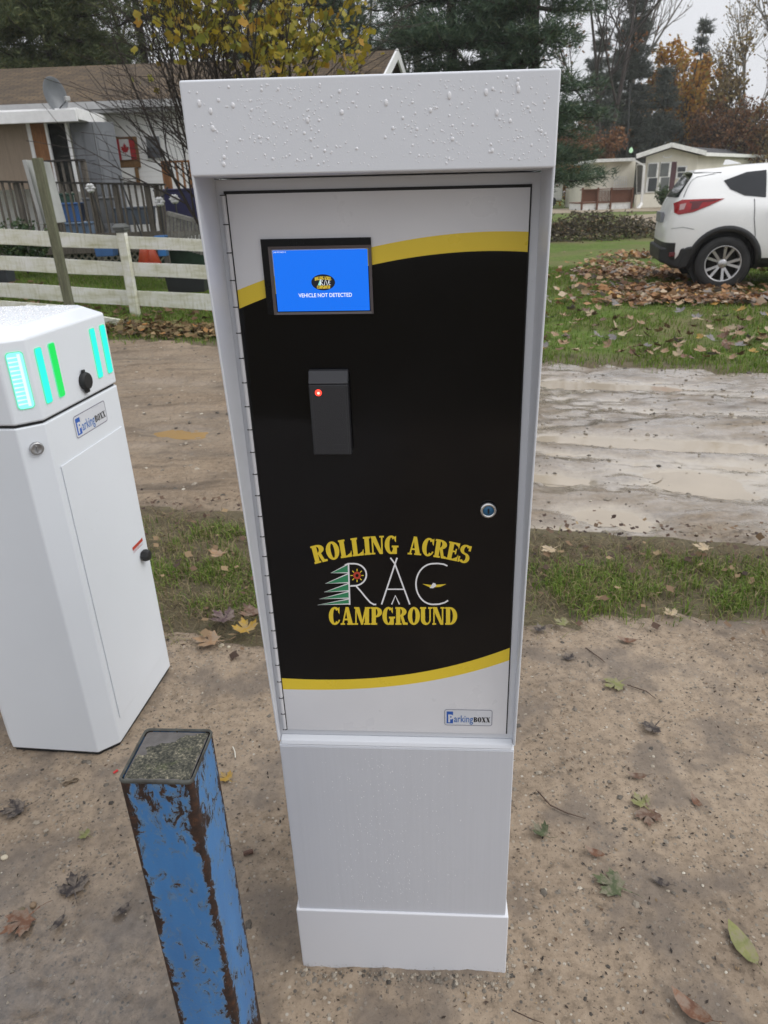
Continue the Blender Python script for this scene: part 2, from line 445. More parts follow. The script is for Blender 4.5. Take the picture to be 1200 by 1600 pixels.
# ------------------------------------------------------------ the access kiosk
KYAW = rad(-4.0); KU = np.array([math.cos(KYAW), math.sin(KYAW), 0]); KN = np.array([-math.sin(KYAW), math.cos(KYAW), 0])
KC = np.array([-.0071, .9764, 0]) + KU * .0115
OUT_OF_SQUARE = .0135      # the sheet-metal housing sits a few millimetres lower on its right side
def kp(px, py, dy):
    d = ray(px, py); o = np.array([0, 0, CAMH]); p0 = KC + KN * dy; p = o + d * (((p0 - o) @ KN) / (d @ KN))
    return float((p - KC) @ KU), float(p[2] + OUT_OF_SQUARE * ((p - KC) @ KU))
kiosk = empty('access_kiosk', 'tall white campground access kiosk with hooded top, blue touchscreen and black door graphic', 'kiosk', KC, KYAW)
HW = .210; FR = .020
m = MB()
m.box(-HW, HW, FR, .33, .15, 1.522)                       # carcass behind the recessed front
m.box(-HW + .001, HW - .001, .006, FR - .0005, .15, .603) # lower front panel stands forward
for s in (-1, 1):                                          # side fins tapering down to nothing
    a, b = (HW - .0028, HW + .0003) if s > 0 else (-HW - .0003, -HW + .0028)
    m.prism([(FR - .0003, .606), (.004, .612), (-.0700, 1.5262), (FR - .0003, 1.5262)], a, b, 0)
m.hull8([(-HW + .004, .0055, .6035), (HW - .004, .0055, .6035), (HW - .004, FR - .0009, .6035), (-HW + .004, FR - .0009, .6035)],
        [(-HW + .004, .0085, .611), (HW - .004, .0085, .611), (HW - .004, FR - .0009, .6165), (-HW + .004, FR - .0009, .6165)])
fixnormals(m.build('cabinet', M_white, kiosk, .0016, 2))
m = MB(); m.box(-HW + .0025, HW - .0025, .0045, .0058, .172, .600)
m.build('lower_panel', M_panel, kiosk, .0008, 1)
m = MB(); m.box(-HW - .0005, HW + .0005, -.0706, .332, 1.5235, 1.621)
m.build('hood', M_white, kiosk, .0028, 4)
m = MB(); m.box(-.2145, .2145, 0, .345, -.03, .176)
m.build('plinth', powder('plinth_coat', (.67, .68, .715), dirt=1.0, splash=True), kiosk, .003, 2)

# door with printed graphic, one slab divided into its colour fields
DX0, DX1, DZ0, DZ1, DY = -.1935, .1945, .6285, 1.5045, .0165
m = MB(); m.box(DX0 - .004, DX1 + .0022, FR - .0016, FR + .004, DZ0 - .0015, DZ1 + .0038)
m.build('door_seal', M_seal, kiosk)
door_m = MB(); door_m.box(DX0, DX1, DY + .001, FR + .003, DZ0, DZ1)
def curve_z(pix):
    pts = [kp(x, y, DY) for x, y in pix]; c = np.polyfit([p[0] for p in pts], [p[1] for p in pts], 3)
    return lambda x: float(np.polyval(c, x))
zt1 = curve_z([(375, 452), (412, 437), (584, 386), (640, 374), (700, 366), (760, 362), (823, 362)])
zt0 = curve_z([(377, 480), (412, 468), (584, 413), (640, 402), (700, 396), (760, 393), (823, 393)])
zb1 = curve_z([(447, 1060), (500, 1062), (560, 1061), (640, 1053), (720, 1037), (789, 1015)])
zb0 = curve_z([(448, 1077), (500, 1078), (560, 1076), (640, 1069), (720, 1054), (789, 1034)])
NX = 48; xs = np.linspace(DX0, DX1, NX + 1)
lv = lambda x: [DZ0, zb0(x), zb1(x), zt0(x), zt1(x), DZ1]
for i in range(NX):
    A, B = lv(xs[i]), lv(xs[i + 1])
    for j, mi in enumerate((0, 1, 2, 1, 0)):
        door_m.mat(mi).add([(xs[i], DY, A[j]), (xs[i + 1], DY, B[j]), (xs[i + 1], DY, B[j + 1]), (xs[i], DY, A[j + 1])], [(0, 1, 2, 3)])
door = door_m.build('door', [M_vwhite, M_yellow, M_black], kiosk)
# piano hinge
m = MB()
hz = np.linspace(DZ0 + .002, DZ1 - .001, 26)
for i in range(25): m.tube([(DX0 - .0045, FR - .004, hz[i] + .00025), (DX0 - .0045, FR - .004, hz[i + 1] - .00025)], .0032, 16)
m.smooth = False; m.box(DX0 - .0080, DX0 - .0030, FR - .0042, FR + .001, DZ0, DZ1)
m.mat(1)
for z in hz: m.box(DX0 - .0078, DX0 - .0012, FR - .0074, FR - .002, z - .0006, z + .0006)
m.box(DX0 - .0013, DX0 - .0002, FR - .0046, FR - .001, DZ0, DZ1)
m.build('piano_hinge', [M_hinge, M_seal], kiosk)

# campground emblem on the door; Z3 maps the enlarged crop's pixels onto the door plane
def door_place(lift0):
    def f(X, Y, lift=0):
        x, z = kp(400 + X / 2.6087, 780 + Y / 2.6087, DY); return (x, DY - lift0 - lift, z)
    return f
m = MB(); pl = door_place(.0005)
def arc_place(x0, x1):
    def f(u, v, lift):
        yb = 222 + 4.3e-4 * (u - 552) ** 2; sl = 2 * 4.3e-4 * (u - 552); q = 1 / math.hypot(1, sl)
        return pl(u + v * sl * q, yb - v * q, lift)
    return f
put_glyphs(m, 'ROLLING', arc_place(0, 0), 240, 580, 74, .015)
put_glyphs(m, 'ACRES', arc_place(0, 0), 618, 864, 74, .015)
m.build('emblem_lettering', M_yellow, door); m = MB()
put_glyphs(m, 'CAMPGROUND', lambda u, v, l: pl(u, 511 - v, l), 297, 820, 72, .01)
m.build('emblem_lettering', M_yellow, door)
m = MB(); w = 6.2; pl = door_place(.0005)
Q = lambda pts, l=0, ww=w: stroke(m, pts, ww, pl, l)
tiers = [((372, 266), (306, 300), (378, 299)), ((376, 303), (284, 343), (379, 339)), ((377, 343), (279, 378), (380, 372)), ((378, 376), (259, 406), (381, 402)), ((379, 406), (252, 430), (382, 426))]
m.mat(1)
for i, t in enumerate(tiers): m.add([pl(*p, -.0001) for p in t], [(0, 1, 2)])
m.mat(0)
for i, t in enumerate(tiers): stroke(m, [t[0], t[1], t[2]], 4.2, pl, .00003 * (i + 1))
Q([(377, 262), (382, 430)], .0002)
Q([(362, 268), (377, 262), (400, 262)] + arcpts(400, 307, 50, 45, -90, 90)[1:] + [(384, 353)], .00023)
Q([(408, 353), (428, 375), (448, 400), (466, 420), (480, 428), (490, 428)], .00026)
Q([(575, 238), (512, 428)], .0002); Q([(548, 238), (566, 262), (627, 428)], .00023); Q([(536, 366), (603, 366)], .00026, 5)
Q([(553, 428), (568, 392), (585, 428)], .0002, 5)
Q([(780, 271), (765, 264), (740, 261), (720, 262)] + arcpts(722, 345, 70, 83, -90, -270)[1:] + [(745, 427), (768, 421), (783, 412)], .0002)
m.mat(2); stroke(m, arcpts(412, 310, 11, 11, 0, 360, 20)[:-1], 9, pl, .0002, True)
m.mat(3)
for k in range(8):
    a = rad(45 * k); c, s_ = math.cos(a), math.sin(a); stroke(m, [(412 + 17 * c, 310 + 17 * s_), (412 + 27 * c, 310 + 27 * s_)], 3.6, pl, .00022)
m.add([pl(*p, .0002) for p in ((678, 344), (715, 349), (745, 347), (776, 345), (752, 356), (712, 360))], [tuple(range(6))])
m.mat(0); m.add([pl(*p, .0003) for p in ((722, 340), (731, 342), (735, 352), (722, 362), (708, 361), (714, 351))], [tuple(range(6))])
m.build('emblem_drawing', [M_logow, M_green, M_red, M_yellow], door)
# lock
lx, lz = kp(763, 797, DY - .004); m = MB(); m.smooth = True
m.lathe([(.0125, .001), (.0128, .004), (.0115, .0075), (.0088, .0082), (.0084, .0062), (.0001, .0062)], 28, (lx, DY, lz), '-Y')
m.mat(1); m.lathe([(.0082, .0060), (.0078, .0070), (.0001, .0071)], 24, (lx, DY, lz), '-Y')
m.smooth = False; m.mat(2).box(lx - .0012, lx + .0012, DY - .0076, DY - .0069, lz - .0045, lz + .0035)
m.build('lock', [M_chrome, M_lockblue, M_ink], door)
def maker_sticker(parent, place, W_, H_, lift):
    """place(u, v, lift): u to the right, v up, metres from the sticker's lower left corner"""
    m = MB(); c = .05 * W_
    def rr(x0, x1, z0, z1, r, l):
        pts = []
        for cx, cz, a in ((x1 - r, z0 + r, -90), (x1 - r, z1 - r, 0), (x0 + r, z1 - r, 90), (x0 + r, z0 + r, 180)):
            pts += arcpts(cx, cz, r, r, a, a + 90, 5)
        m.add([place(*p, l) for p in pts], [list(range(len(pts)))]); return pts
    m.mat(0); ring_pts = rr(0, W_, 0, H_, c, lift)
    ins = .012 * W_
    m.mat(4); stroke(m, [(ins + p[0] * (1 - 2 * ins / W_), ins + p[1] * (1 - 2 * ins / H_)) for p in ring_pts], .014 * W_, place, lift + .0001, True)
    m.mat(1); m.add([place(*p, lift + .0001) for p in R_(.05 * W_, .13 * H_, .185 * W_, .86 * H_)], [(0, 1, 2, 3)])
    m.mat(0); put_text(m, 'P', lambda u, v, l: place(u, v, lift + .0002), .085 * W_, .195 * W_, .22 * H_, .44 * H_, .04)
    m.mat(2); put_text(m, 'arking', lambda u, v, l: place(u, v, lift + .0002), .205 * W_, .60 * W_, .22 * H_, .42 * H_, .012)
    m.mat(3); put_glyphs(m, 'BOXX', lambda u, v, l: place(u, .24 * H_ + v, lift + .0002 + l), .61 * W_, .95 * W_, .30 * H_, .03)
    return m.build('maker_sticker', [M_stick, M_blue, M_navy, M_ink, M_sline], parent)
sx0, sz0 = kp(694, 1133, DY); sx1, sz1 = kp(770, 1109, DY)
maker_sticker(door, lambda u, v, l: (sx0 + u, DY - l, sz0 + v), sx1 - sx0, sz1 - sz0, .0004)

# touchscreen
ts = MB(); a0 = kp(405, 374, DY - .003); a1 = kp(583, 487, DY - .003)
BX0, BX1 = a0[0] + .0015, a1[0] + .0008; BZ1 = a0[1]; BZ0 = kp(500, 491, DY - .003)[1]
d0 = kp(423, 388, DY - .002); d1 = kp(578, 486, DY - .002)
SX0, SX1, SZ0, SZ1 = d0[0] + .0005, d1[0] + .001, kp(500, 487.5, DY - .002)[1], kp(500, 389, DY - .002)[1]
by = DY - .0035
for q in ((BX0, SX0 - .004, BZ0, BZ1), (SX1 + .004, BX1, BZ0, BZ1), (SX0 - .004, SX1 + .004, BZ0, SZ0 - .004), (SX0 - .004, SX1 + .004, SZ1 + .004, BZ1)):
    ts.box(q[0], q[1], by, DY - .0003, q[2], q[3])
ts.mat(1)
e = .004
for q in (((SX0 - e, SZ0 - e), (SX1 + e, SZ0 - e), (SX1, SZ0), (SX0, SZ0)), ((SX1 + e, SZ0 - e), (SX1 + e, SZ1 + e), (SX1, SZ1), (SX1, SZ0)),
          ((SX1 + e, SZ1 + e), (SX0 - e, SZ1 + e), (SX0, SZ1), (SX1, SZ1)), ((SX0 - e, SZ1 + e), (SX0 - e, SZ0 - e), (SX0, SZ0), (SX0, SZ1))):
    ts.add([(q[0][0], by, q[0][1]), (q[1][0], by, q[1][1]), (q[2][0], by + .0022, q[2][1]), (q[3][0], by + .0022, q[3][1])], [(0, 1, 2, 3)])
screen = ts.build('touchscreen', [M_bezel, M_bezel2], kiosk)
m = MB(); sy = by + .0022; W_ = SX1 - SX0; H_ = SZ1 - SZ0
m.box(SX0 + .0012, SX1 - .0012, sy, sy + .001, SZ0 + .0012, SZ1 - .0012)
sp = lambda u, v, l=0: (SX0 + u * W_, sy - .0004 - l, SZ0 + v * H_)
m.mat(1); put_text(m, 'VEHICLE NOT DETECTED', sp, .245, .81, .243, .062, .010)
put_text(m, '2:40 PM NOV 3', sp, .012, .15, .95, .022, .0)
m.mat(2); m.add([sp(.515 + .125 * math.cos(rad(a)), .478 + .128 * math.sin(rad(a))) for a in range(0, 360, 10)], [tuple(range(36))])
m.mat(3); put_glyphs(m, 'ROLLING ACRES', lambda u, v, l: sp(u, .522 - 2.2 * (u - .515) ** 2 + v, .0002 + l), .43, .60, .052, .05)
put_glyphs(m, 'CAMPGROUND', lambda u, v, l: sp(u, .378 + v, .0002 + l), .448, .585, .05, .04)
m.mat(1)
k2 = lambda pts, ww=.0065, l=.0002: stroke(m, [(p[0], p[1] * 1.0) for p in pts], ww, sp, l)
k2([(.487, .432), (.487, .52)]); k2([(.487, .52), (.503, .515), (.508, .495), (.490, .478), (.513, .432)], .0065, .00023)
k2([(.525, .432), (.541, .53), (.558, .432)]); k2([(.592, .515), (.578, .512), (.571, .476), (.578, .44), (.594, .437)]); k2([(.571, .48), (.59, .48)], .006, .00024)
m.mat(4); m.add([sp(*p, .0002) for p in ((.484, .52), (.458, .432), (.484, .432))], [(0, 1, 2)])
m.build('display', [E_blue, E_white, E_dark, E_yel, E_grn], screen)

# card reader
r0 = kp(484, 600, DY - .012); r1 = kp(547, 708, DY - .02)
RX0, RX1 = kp(485, 640, DY - .016)[0], kp(546, 640, DY - .016)[0]
RZ1 = kp(513, 579, DY - .010)[1]; RZm = kp(513, 601, DY - .018)[1]; RZ0 = kp(518, 711, DY - .018)[1]
reader = empty('card_reader', None, None)
reader.parent = kiosk
m = MB(); m.hull8([(RX0, DY - .018, RZ0), (RX1, DY - .018, RZ0), (RX1, DY - .0003, RZ0), (RX0, DY - .0003, RZ0)],
                  [(RX0, DY - .018, RZm), (RX1, DY - .018, RZm), (RX1, DY - .0003, RZm), (RX0, DY - .0003, RZm)])
bx = m.build('reader_body', M_reader, reader, .0018, 2)
m = MB(); m.hull8([(RX0, DY - .018, RZm + .0006), (RX1, DY - .018, RZm + .0006), (RX1, DY - .0003, RZm + .0006), (RX0, DY - .0003, RZm + .0006)],
                  [(RX0, DY - .010, RZ1), (RX1, DY - .010, RZ1), (RX1, DY - .0003, RZ1), (RX0, DY - .0003, RZ1)])
m.build('reader_cap', M_reader2, reader, .0014, 2)
m = MB(); fy = DY - .0183
rp = lambda x, z, l=0: (x, fy - l, z)
mg = .0045
stroke(m, [(RX0 + mg, RZ0 + mg), (RX1 - mg, RZ0 + mg), (RX1 - mg, RZm - mg), (RX0 + mg, RZm - mg)], .0007, rp, 0, True)
stroke(m, [(RX1 - .026, RZ0 + .008), (RX1 - .008, RZ0 + .008), (RX1 - .008, RZ0 + .016), (RX1 - .026, RZ0 + .016)], .0007, rp, 0, True)
m.build('reader_groove', M_reader2, reader)
ex, ez = RX0 + .0135, RZm - .0115
m = MB(); m.smooth = True; m.lathe([(.0048, -.0004), (.0042, .0012), (.0026, .0022), (.0001, .0025)], 18, (ex, fy, ez), '-Y')
m.mat(1); m.lathe([(.0020, .0022), (.0012, .0028), (.0001, .0029)], 12, (ex + .0004, fy, ez), '-Y')
m.build('status_light', [E_red, E_redhot], reader)
m = MB(); m.box(-.0014, .0014, 0, .004, -.002, .002)   # small screw on the right side
o = m.build('side_bolt', M_ink, kiosk, .0005); o.location = (HW + .001, -.012, 1.15)

# rain on the hood, a few drops on the front and lower panel
rg = random.Random(5); smp = []
for i in range(1000):
    u = rg.uniform(-.2, .2); v = rg.uniform(1.531, 1.614)
    if rg.random() < .55 and vnoise(np.array([u * 38]), np.array([v * 5]), 3)[0] < .47: continue
    r = min(.0021, .00045 + rg.expovariate(1 / .00032)); smp.append((u, v, r, rg.uniform(1, 1.25) if r < .0018 else rg.uniform(1.1, 1.9)))
for u, v in ((-.19, 1.598), (-.178, 1.59), (-.152, 1.595), (-.178, 1.573), (-.17, 1.536), (.165, 1.602), (.13, 1.6), (.02, 1.593), (.09, 1.598), (-.03, 1.585)):
    smp.append((u, v, .0023, rg.uniform(1.2, 2.0)))
droplets('rain_drops', kiosk, smp, lambda u, v, h: (u, -.0706 - h, v), 1)
smp = []
for i in range(420):
    u = rg.choice((-.10, -.04, .0, .03, -.06, .07)) + rg.gauss(0, .03); v = rg.uniform(.2, .59)
    if abs(u) < .19: smp.append((u, v, rg.uniform(.0004, .0009), rg.uniform(1, 2.5)))
droplets('fine_rain_drops', kiosk, smp, lambda u, v, h: (u, .0045 - h, v), 2)
smp = [(rg.uniform(-.205, .205), rg.uniform(-.06, .3), rg.uniform(.001, .0035), 1) for i in range(420)]
droplets('hood_top_drops', kiosk, smp, lambda u, v, h: (u, v, 1.621 + h), 3)

def all_children(o):
    for c in o.children:
        yield c; yield from all_children(c)
bpy.context.view_layer.update()
for o in list(all_children(kiosk)):
    if o.type == 'MESH':
        for v in o.data.vertices: v.co.z -= OUT_OF_SQUARE * v.co.x
        o.data.update()

# ------------------------------------------------------------ gate operator cabinet on the left
GP = [onz(*p) for p in ((22, 1172), (155, 1180), (190, 1165), (267, 1045))]
GD = GP[3] - GP[2]; GDL = float(np.linalg.norm(GD)); GD /= GDL; GYAW = math.atan2(GD[1], GD[0]) - math.pi / 2
GU = np.array([GD[1], -GD[0], 0])
gate = empty('gate_operator', 'white chamfered barrier cabinet with lit turquoise and green light bars in its hood', 'gate cabinet', GP[2], GYAW)
# local frame: right face at x = 0 running along +y; front to the left
CH = .048; fw = .272
sec = [(-CH - fw, -CH), (-CH, -CH), (0, 0), (0, GDL), (-CH, GDL + CH), (-CH - fw, GDL + CH), (-2 * CH - fw, GDL), (-2 * CH - fw, 0)]
grow = lambda e: [(x + e * (1 if x > -.1 else -1) * (1 if abs(x) < 1e-6 or x < -.35 else .4), y + e * (1 if y > .2 else -1) * (.4 if (abs(x) < 1e-6 or x < -.35) else 1)) for x, y in sec]
m = MB(); m.prism(grow(-.006), 0, .02, 2); m.build('base_gasket', M_seal, gate)
m = MB(); m.prism(sec, .012, 1.016, 2); m.build('body', M_gate, gate, .004, 3)
m = MB(); m.prism(grow(-.008), 1.016, 1.024, 2); m.build('hood_seam', M_seal, gate)
m = MB(); top = grow(.0015)
cx, cy = -CH - fw / 2, GDL / 2
v = [(x, y, 1.0235) for x, y in top] + [(x, y, 1.222) for x, y in top] + [(cx + (x - cx) * .80, cy + (y - cy) * .80, 1.246) for x, y in top]
m.add(v, [tuple(range(7, -1, -1)), tuple(range(16, 24))] + [(i, (i + 1) % 8, 8 + (i + 1) % 8, 8 + i) for i in range(8)] + [(8 + i, 8 + (i + 1) % 8, 16 + (i + 1) % 8, 16 + i) for i in range(8)])
hood = m.build('hood', M_gate, gate, .006, 3)
E_cyan = emis('turquoise_light', (.025, .95, .78), 1.05); E_cyan2 = emis('turquoise_core', (.30, 1.0, .92), 1.1)
E_green = emis('green_light', (.012, .78, .12), 1.0); E_rim = emis('green_rim', (.15, .85, .45), .9); E_stripe = emis('pale_light', (.72, 1.0, .95), 1.15)
def light_bar(place, x0, x1, z0, z1, core, stripes=0):
    m = MB(); r = (x1 - x0) * .22
    def rr(e, l, mi):
        m.mat(mi); pts = []; a0, a1, b0, b1 = x0 + e, x1 - e, z0 + e, z1 - e
        for cx_, cz_, a in ((a1 - r, b0 + r, -90), (a1 - r, b1 - r, 0), (a0 + r, b1 - r, 90), (a0 + r, b0 + r, 180)):
            pts += arcpts(cx_, cz_, r, r, a, a + 90, 5)
        n = len(pts); m.add([place(*p, l) for p in pts] + [place(*p, 0.0002) for p in pts], [tuple(range(n))] + [(i, (i + 1) % n, n + (i + 1) % n, n + i) for i in range(n)])
    rr(0, .0022, 0); rr(.0016, .0026, 1)
    if stripes:
        m.mat(2)
        for k in range(stripes):
            zc = z0 + .008 + (z1 - z0 - .016) * (k + .5) / stripes
            m.add([place(x0 + .003, zc - .0022, .003), place(x0 + (x1 - x0) * .62, zc - .0008, .003), place(x0 + (x1 - x0) * .62, zc + .0012, .003), place(x0 + .003, zc + .0022, .003)], [(0, 1, 2, 3)])
        m.add([place(x0 + (x1 - x0) * .62, z0 + .006, .0031), place(x1 - .008, z0 + .006, .0031), place(x1 - .008, z1 - .006, .0031), place(x0 + (x1 - x0) * .62, z1 - .006, .0031)], [(0, 1, 2, 3)])
    return m.build('light_bar', [E_rim, core, E_stripe], hood)
rface = lambda u, v, l=0: (.0016 + l, u, v)
c45 = math.sqrt(.5)
chf = lambda u, v, l=0: (-CH + u * c45 + l * c45 + .001, -CH + u * c45 - l * c45 - .001, v)
light_bar(chf, .017, .056, 1.060, 1.196, E_cyan2, 12)
for x0, x1, cm in ((.017, .054, E_cyan), (.076, .113, E_green), (.281, .317, E_cyan), (.338, .376, E_cyan)): light_bar(rface, x0 + .004, x1 - .004, 1.058, 1.194, cm)
m = MB(); m.smooth = True; m.lathe([(.023, 0), (.024, .010), (.021, .016), (.0001, .017)], 22, (.0016, .207, 1.071), 'X')
m.smooth = False; m.box(.004, .012, .199, .215, 1.040, 1.055); m.box(.004, .010, .201, .213, 1.090, 1.101)
m.build('rubber_cap', M_seal, hood, .0012, 2)
m = MB(); m.smooth = True; m.lathe([(.0165, -.004), (.0165, .004), (.0135, .008), (.011, .0065), (.0001, .0065)], 24, (0, 0, 0), 'X')
m.smooth = False; m.box(.006, .0095, -.0012, .0012, -.008, .006)
o = m.build('key_lock', [M_steel], gate); o.location = chf(.036, .960, 0); o.rotation_euler = (0, 0, rad(-45))
maker_sticker(gate, lambda u, v, l: (.0002 + l, .121 + u, .934 + v), .174, .062, .0004)
# raised access panel on the right face
m = MB(); PX0, PX1, PZ0, PZ1 = .022, .362, .088, .896
m.box(0.0005, .003, PX0, PX1, PZ0, PZ1); m.build('access_panel', M_gate, gate, .0022, 3)
m = MB(); m.smooth = True; m.lathe([(.0185, .002), (.0205, .012), (.017, .026), (.0001, .028)], 6, (.003, .333, .478), 'X')
m.build('panel_knob', M_seal, gate, .003, 2)
m = MB(); wp = lambda u, v, l=0: (.0034 + l, .282 + u, .508 + v)
m.mat(0).add([wp(*p) for p in R_(0, 0, .072, .022)], [(0, 1, 2, 3)]); m.mat(1).add([wp(*p, .0002) for p in R_(0, .011, .072, .022)], [(0, 1, 2, 3)])
for k in range(3): m.mat(1); stroke(m, [(.004, .0022 + .003 * k), (.066 - .01 * k, .0022 + .003 * k)], .0009, wp, .0002)
m.build('warning_sticker', [M_stick, M_red], gate)
rg = random.Random(8); smp = []
for i in range(1500):
    u, v_ = rg.uniform(cx - .17, cx + .17), rg.uniform(cy - .22, cy + .22); smp.append((u, v_, rg.uniform(.0012, .0042), rg.uniform(.8, 1.3)))
def inside8(x, y): return abs(x - cx) < .178 * .8 and abs(y - cy) < .24 * .8 and abs(x - cx) / .178 + abs(y - cy) / .24 < 1.62 * .8
droplets('rain_drops', gate, [s for s in smp if inside8(s[0], s[1])], lambda u, v, h: (u, v, 1.246 + h), 4)
smp = [(rg.uniform(.01, .37), rg.uniform(.3, 1.0), rg.uniform(.0006, .0012), rg.uniform(1, 1.6)) for i in range(60)]
droplets('fine_rain_drops', gate, smp, lambda u, v, h: (.0032 + h, u, v), 5)

# ------------------------------------------------------------ rusty blue bollard
def rust_paint():
    q = NT('rusty_blue_paint'); p = q.pos(); xyz = q.sep(p)
    n1 = q.noise(q.pos((1, 1, .55)), 52, 9, .78, .7); n2 = q.noise(q.pos((1, 1, .5), loc=(3, 1, 7)), 9, 5, .6)
    ax = q.math('ABSOLUTE', xyz[0]); ay = q.math('ABSOLUTE', xyz[1]); edge = q.math('MINIMUM', ax, ay)     # near a corner both are large
    e = q.ramp(edge, [(.036, 0), (.053, 1)])
    tz = q.ramp(xyz[2], [(.60, 0), (.76, 1)])
    lowz = q.ramp(xyz[2], [(.0, 1), (.16, 0)])
    s = q.math('MULTIPLY_ADD', n2, .42, n1); s = q.math('MULTIPLY_ADD', e, .25, s); s = q.math('MULTIPLY_ADD', tz, .10, s); s = q.math('MULTIPLY_ADD', lowz, .25, s)
    s = q.math('MULTIPLY_ADD', q.noise(q.pos((1, 1, .3), loc=(5, 5, 5)), 150, 4, .7), .10, q.math('ADD', s, -.05))
    mask = q.ramp(s, [(.822, 0), (.834, 1)]); halo = q.ramp(s, [(.745, 0), (.834, 1)])
    blue = q.ramp(q.noise(q.pos((1, 1, .25)), 14, 5), [(.3, (.034, .145, .36)), (.6, (.048, .19, .44)), (.8, (.10, .26, .47))])
    prim = q.ramp(q.noise(p, 60, 4), [(.35, (.10, .11, .085)), (.65, (.20, .27, .30))])
    rust = q.ramp(q.noise(p, 75, 6, .7), [(.32, (.010, .006, .005)), (.52, (.032, .015, .009)), (.68, (.075, .030, .013)), (.8, (.16, .065, .025))])
    col = q.mix(q.math('MULTIPLY', halo, .75), blue, prim); col = q.mix(mask, col, rust)
    q.set(Base_Color=col, Roughness=q.mix(mask, .42, .82)); q.bump(q.math('MULTIPLY_ADD', mask, -.6, q.math('MULTIPLY', q.noise(p, 180, 4), .35)), .5, .0025)
    return q.m
bol = empty('steel_bollard', 'rust-streaked blue square steel bollard with a mossy flat top', 'bollard', (-.337, .826, 0), rad(-4.5))
h = .0535
def rsq(hw, r): 
    pts = []
    for sx_, sy_, a in ((1, -1, -90), (1, 1, 0), (-1, 1, 90), (-1, -1, 180)): pts += arcpts(sx_ * (hw - r), sy_ * (hw - r), r, r, a, a + 90, 5)
    return pts
m = MB(); m.smooth = True; R0 = rsq(h, .006); n = len(R0); zz = np.linspace(-.05, .744, 40)
for k, z in enumerate(zz):
    pass
v = [(x, y, z) for z in zz for x, y in R0]
m.add(v, [(k * n + i, k * n + (i + 1) % n, (k + 1) * n + (i + 1) % n, (k + 1) * n + i) for k in range(39) for i in range(n)])
bpost = m.build('post', rust_paint(), bol)
M_rim = simple('weathered_rim', (.040, .036, .030), .75, c2=(.095, .10, .09), scale=40, bump=.4, bscale=200)
m = MB(); m.smooth = True
prof = [(h + .0006, .743), (h + .0014, .7465), (h + .0003, .7495), (h - .0012, .7495), (h - .0022, .7460)]
for hw, z in prof: m.v += [(x, y, z) for x, y in rsq(hw, .008 if hw > h - .002 else .006)]
for k in range(len(prof) - 1):
    for i in range(n): m.f.append([k * n + i, k * n + (i + 1) % n, (k + 1) * n + (i + 1) % n, (k + 1) * n + i]); m.mi.append(0); m.sm.append(True)
m.build('rim', M_rim, bol)
m = MB(); m.add([(x, y, .7462) for x, y in rsq(h - .0045, .006)], [tuple(range(n))])
m.build('cap_plate', simple('bare_cap_steel', (.070, .062, .060), .5, c2=(.15, .14, .135), scale=30, bump=.3, bscale=150), bol)
# moss crust over the front right two thirds
G = 90; gx, gy = np.meshgrid(np.linspace(-h + .005, h - .005, G), np.linspace(-h + .005, h - .005, G))
edge = (gx * .62 - gy + .034 + (fbm(gx * 60, gy * 60, 4) - .5) * .030)
rimd = np.minimum(h - .005 - np.abs(gx), h - .005 - np.abs(gy))
mz = .7455 + sstep(-.001, .007, edge) * (.0010 + .0045 * fbm(gx * 170, gy * 170, 2, 4) ** 1.3) * sstep(-.002, .004, rimd) - .0006
V = np.stack([gx.ravel(), gy.ravel(), mz.ravel()], 1); ii = np.arange(G * G).reshape(G, G)
Fq = np.stack([ii[:-1, :-1], ii[:-1, 1:], ii[1:, 1:], ii[1:, :-1]], -1).reshape(-1, 4)
q = NT('moss_crust'); pp = q.pos()
c = q.ramp(q.math('MULTIPLY_ADD', q.noise(pp, 230, 5, .75), .72, q.math('MULTIPLY', q.noise(pp, 45, 4), .28)), [(.36, (.010, .011, .009)), (.47, (.050, .051, .040)), (.56, (.13, .122, .090)), (.64, (.36, .32, .23)), (.73, (.55, .50, .40))])
c = q.mix(q.ramp(q.noise(pp, 50, 3), [(.55, 0), (.68, .5)]), c, (.075, .090, .035)); q.set(Base_Color=c, Roughness=.9); q.bump(q.noise(pp, 500, 4), .8, .002)
mo = link('moss', mesh_np('moss', V, Fq, q.m, True), bol)
# ------------------------------------------------------------ terrain
def y_far(x): return np.where(x < -6, 10.126 - .25 * (x + 6), 7.54 - .431 * x)
def y_near(x): return np.where(x > 3, 2.552 - .431 * (x - 3), 3.26 - .236 * x)
def zground(x, y):
    x = np.asarray(x, float); y = np.asarray(y, float); d = y - y_far(x)
    right = .14 * sstep(0, 3.5, d)
    left = np.clip(-.10 * (x + 3.0), -.06, .35) * sstep(0, 1.6, d)
    w = sstep(-1.8, .8, x)
    return left * (1 - w) + right * w
def zg(x, y): return float(zground(x, y))
def grid_sheet(name, X, Y, zf, mat, kind='structure'):
    gx, gy = np.meshgrid(X, Y); z = zf(gx, gy)
    n, m_ = gx.shape; ii = np.arange(n * m_).reshape(n, m_)
    Fq = np.stack([ii[:-1, :-1], ii[:-1, 1:], ii[1:, 1:], ii[1:, :-1]], -1).reshape(-1, 4)
    o = link(name, mesh_np(name, np.stack([gx.ravel(), gy.ravel(), z.ravel()], 1), Fq, mat, True)); o['kind'] = kind
    return o

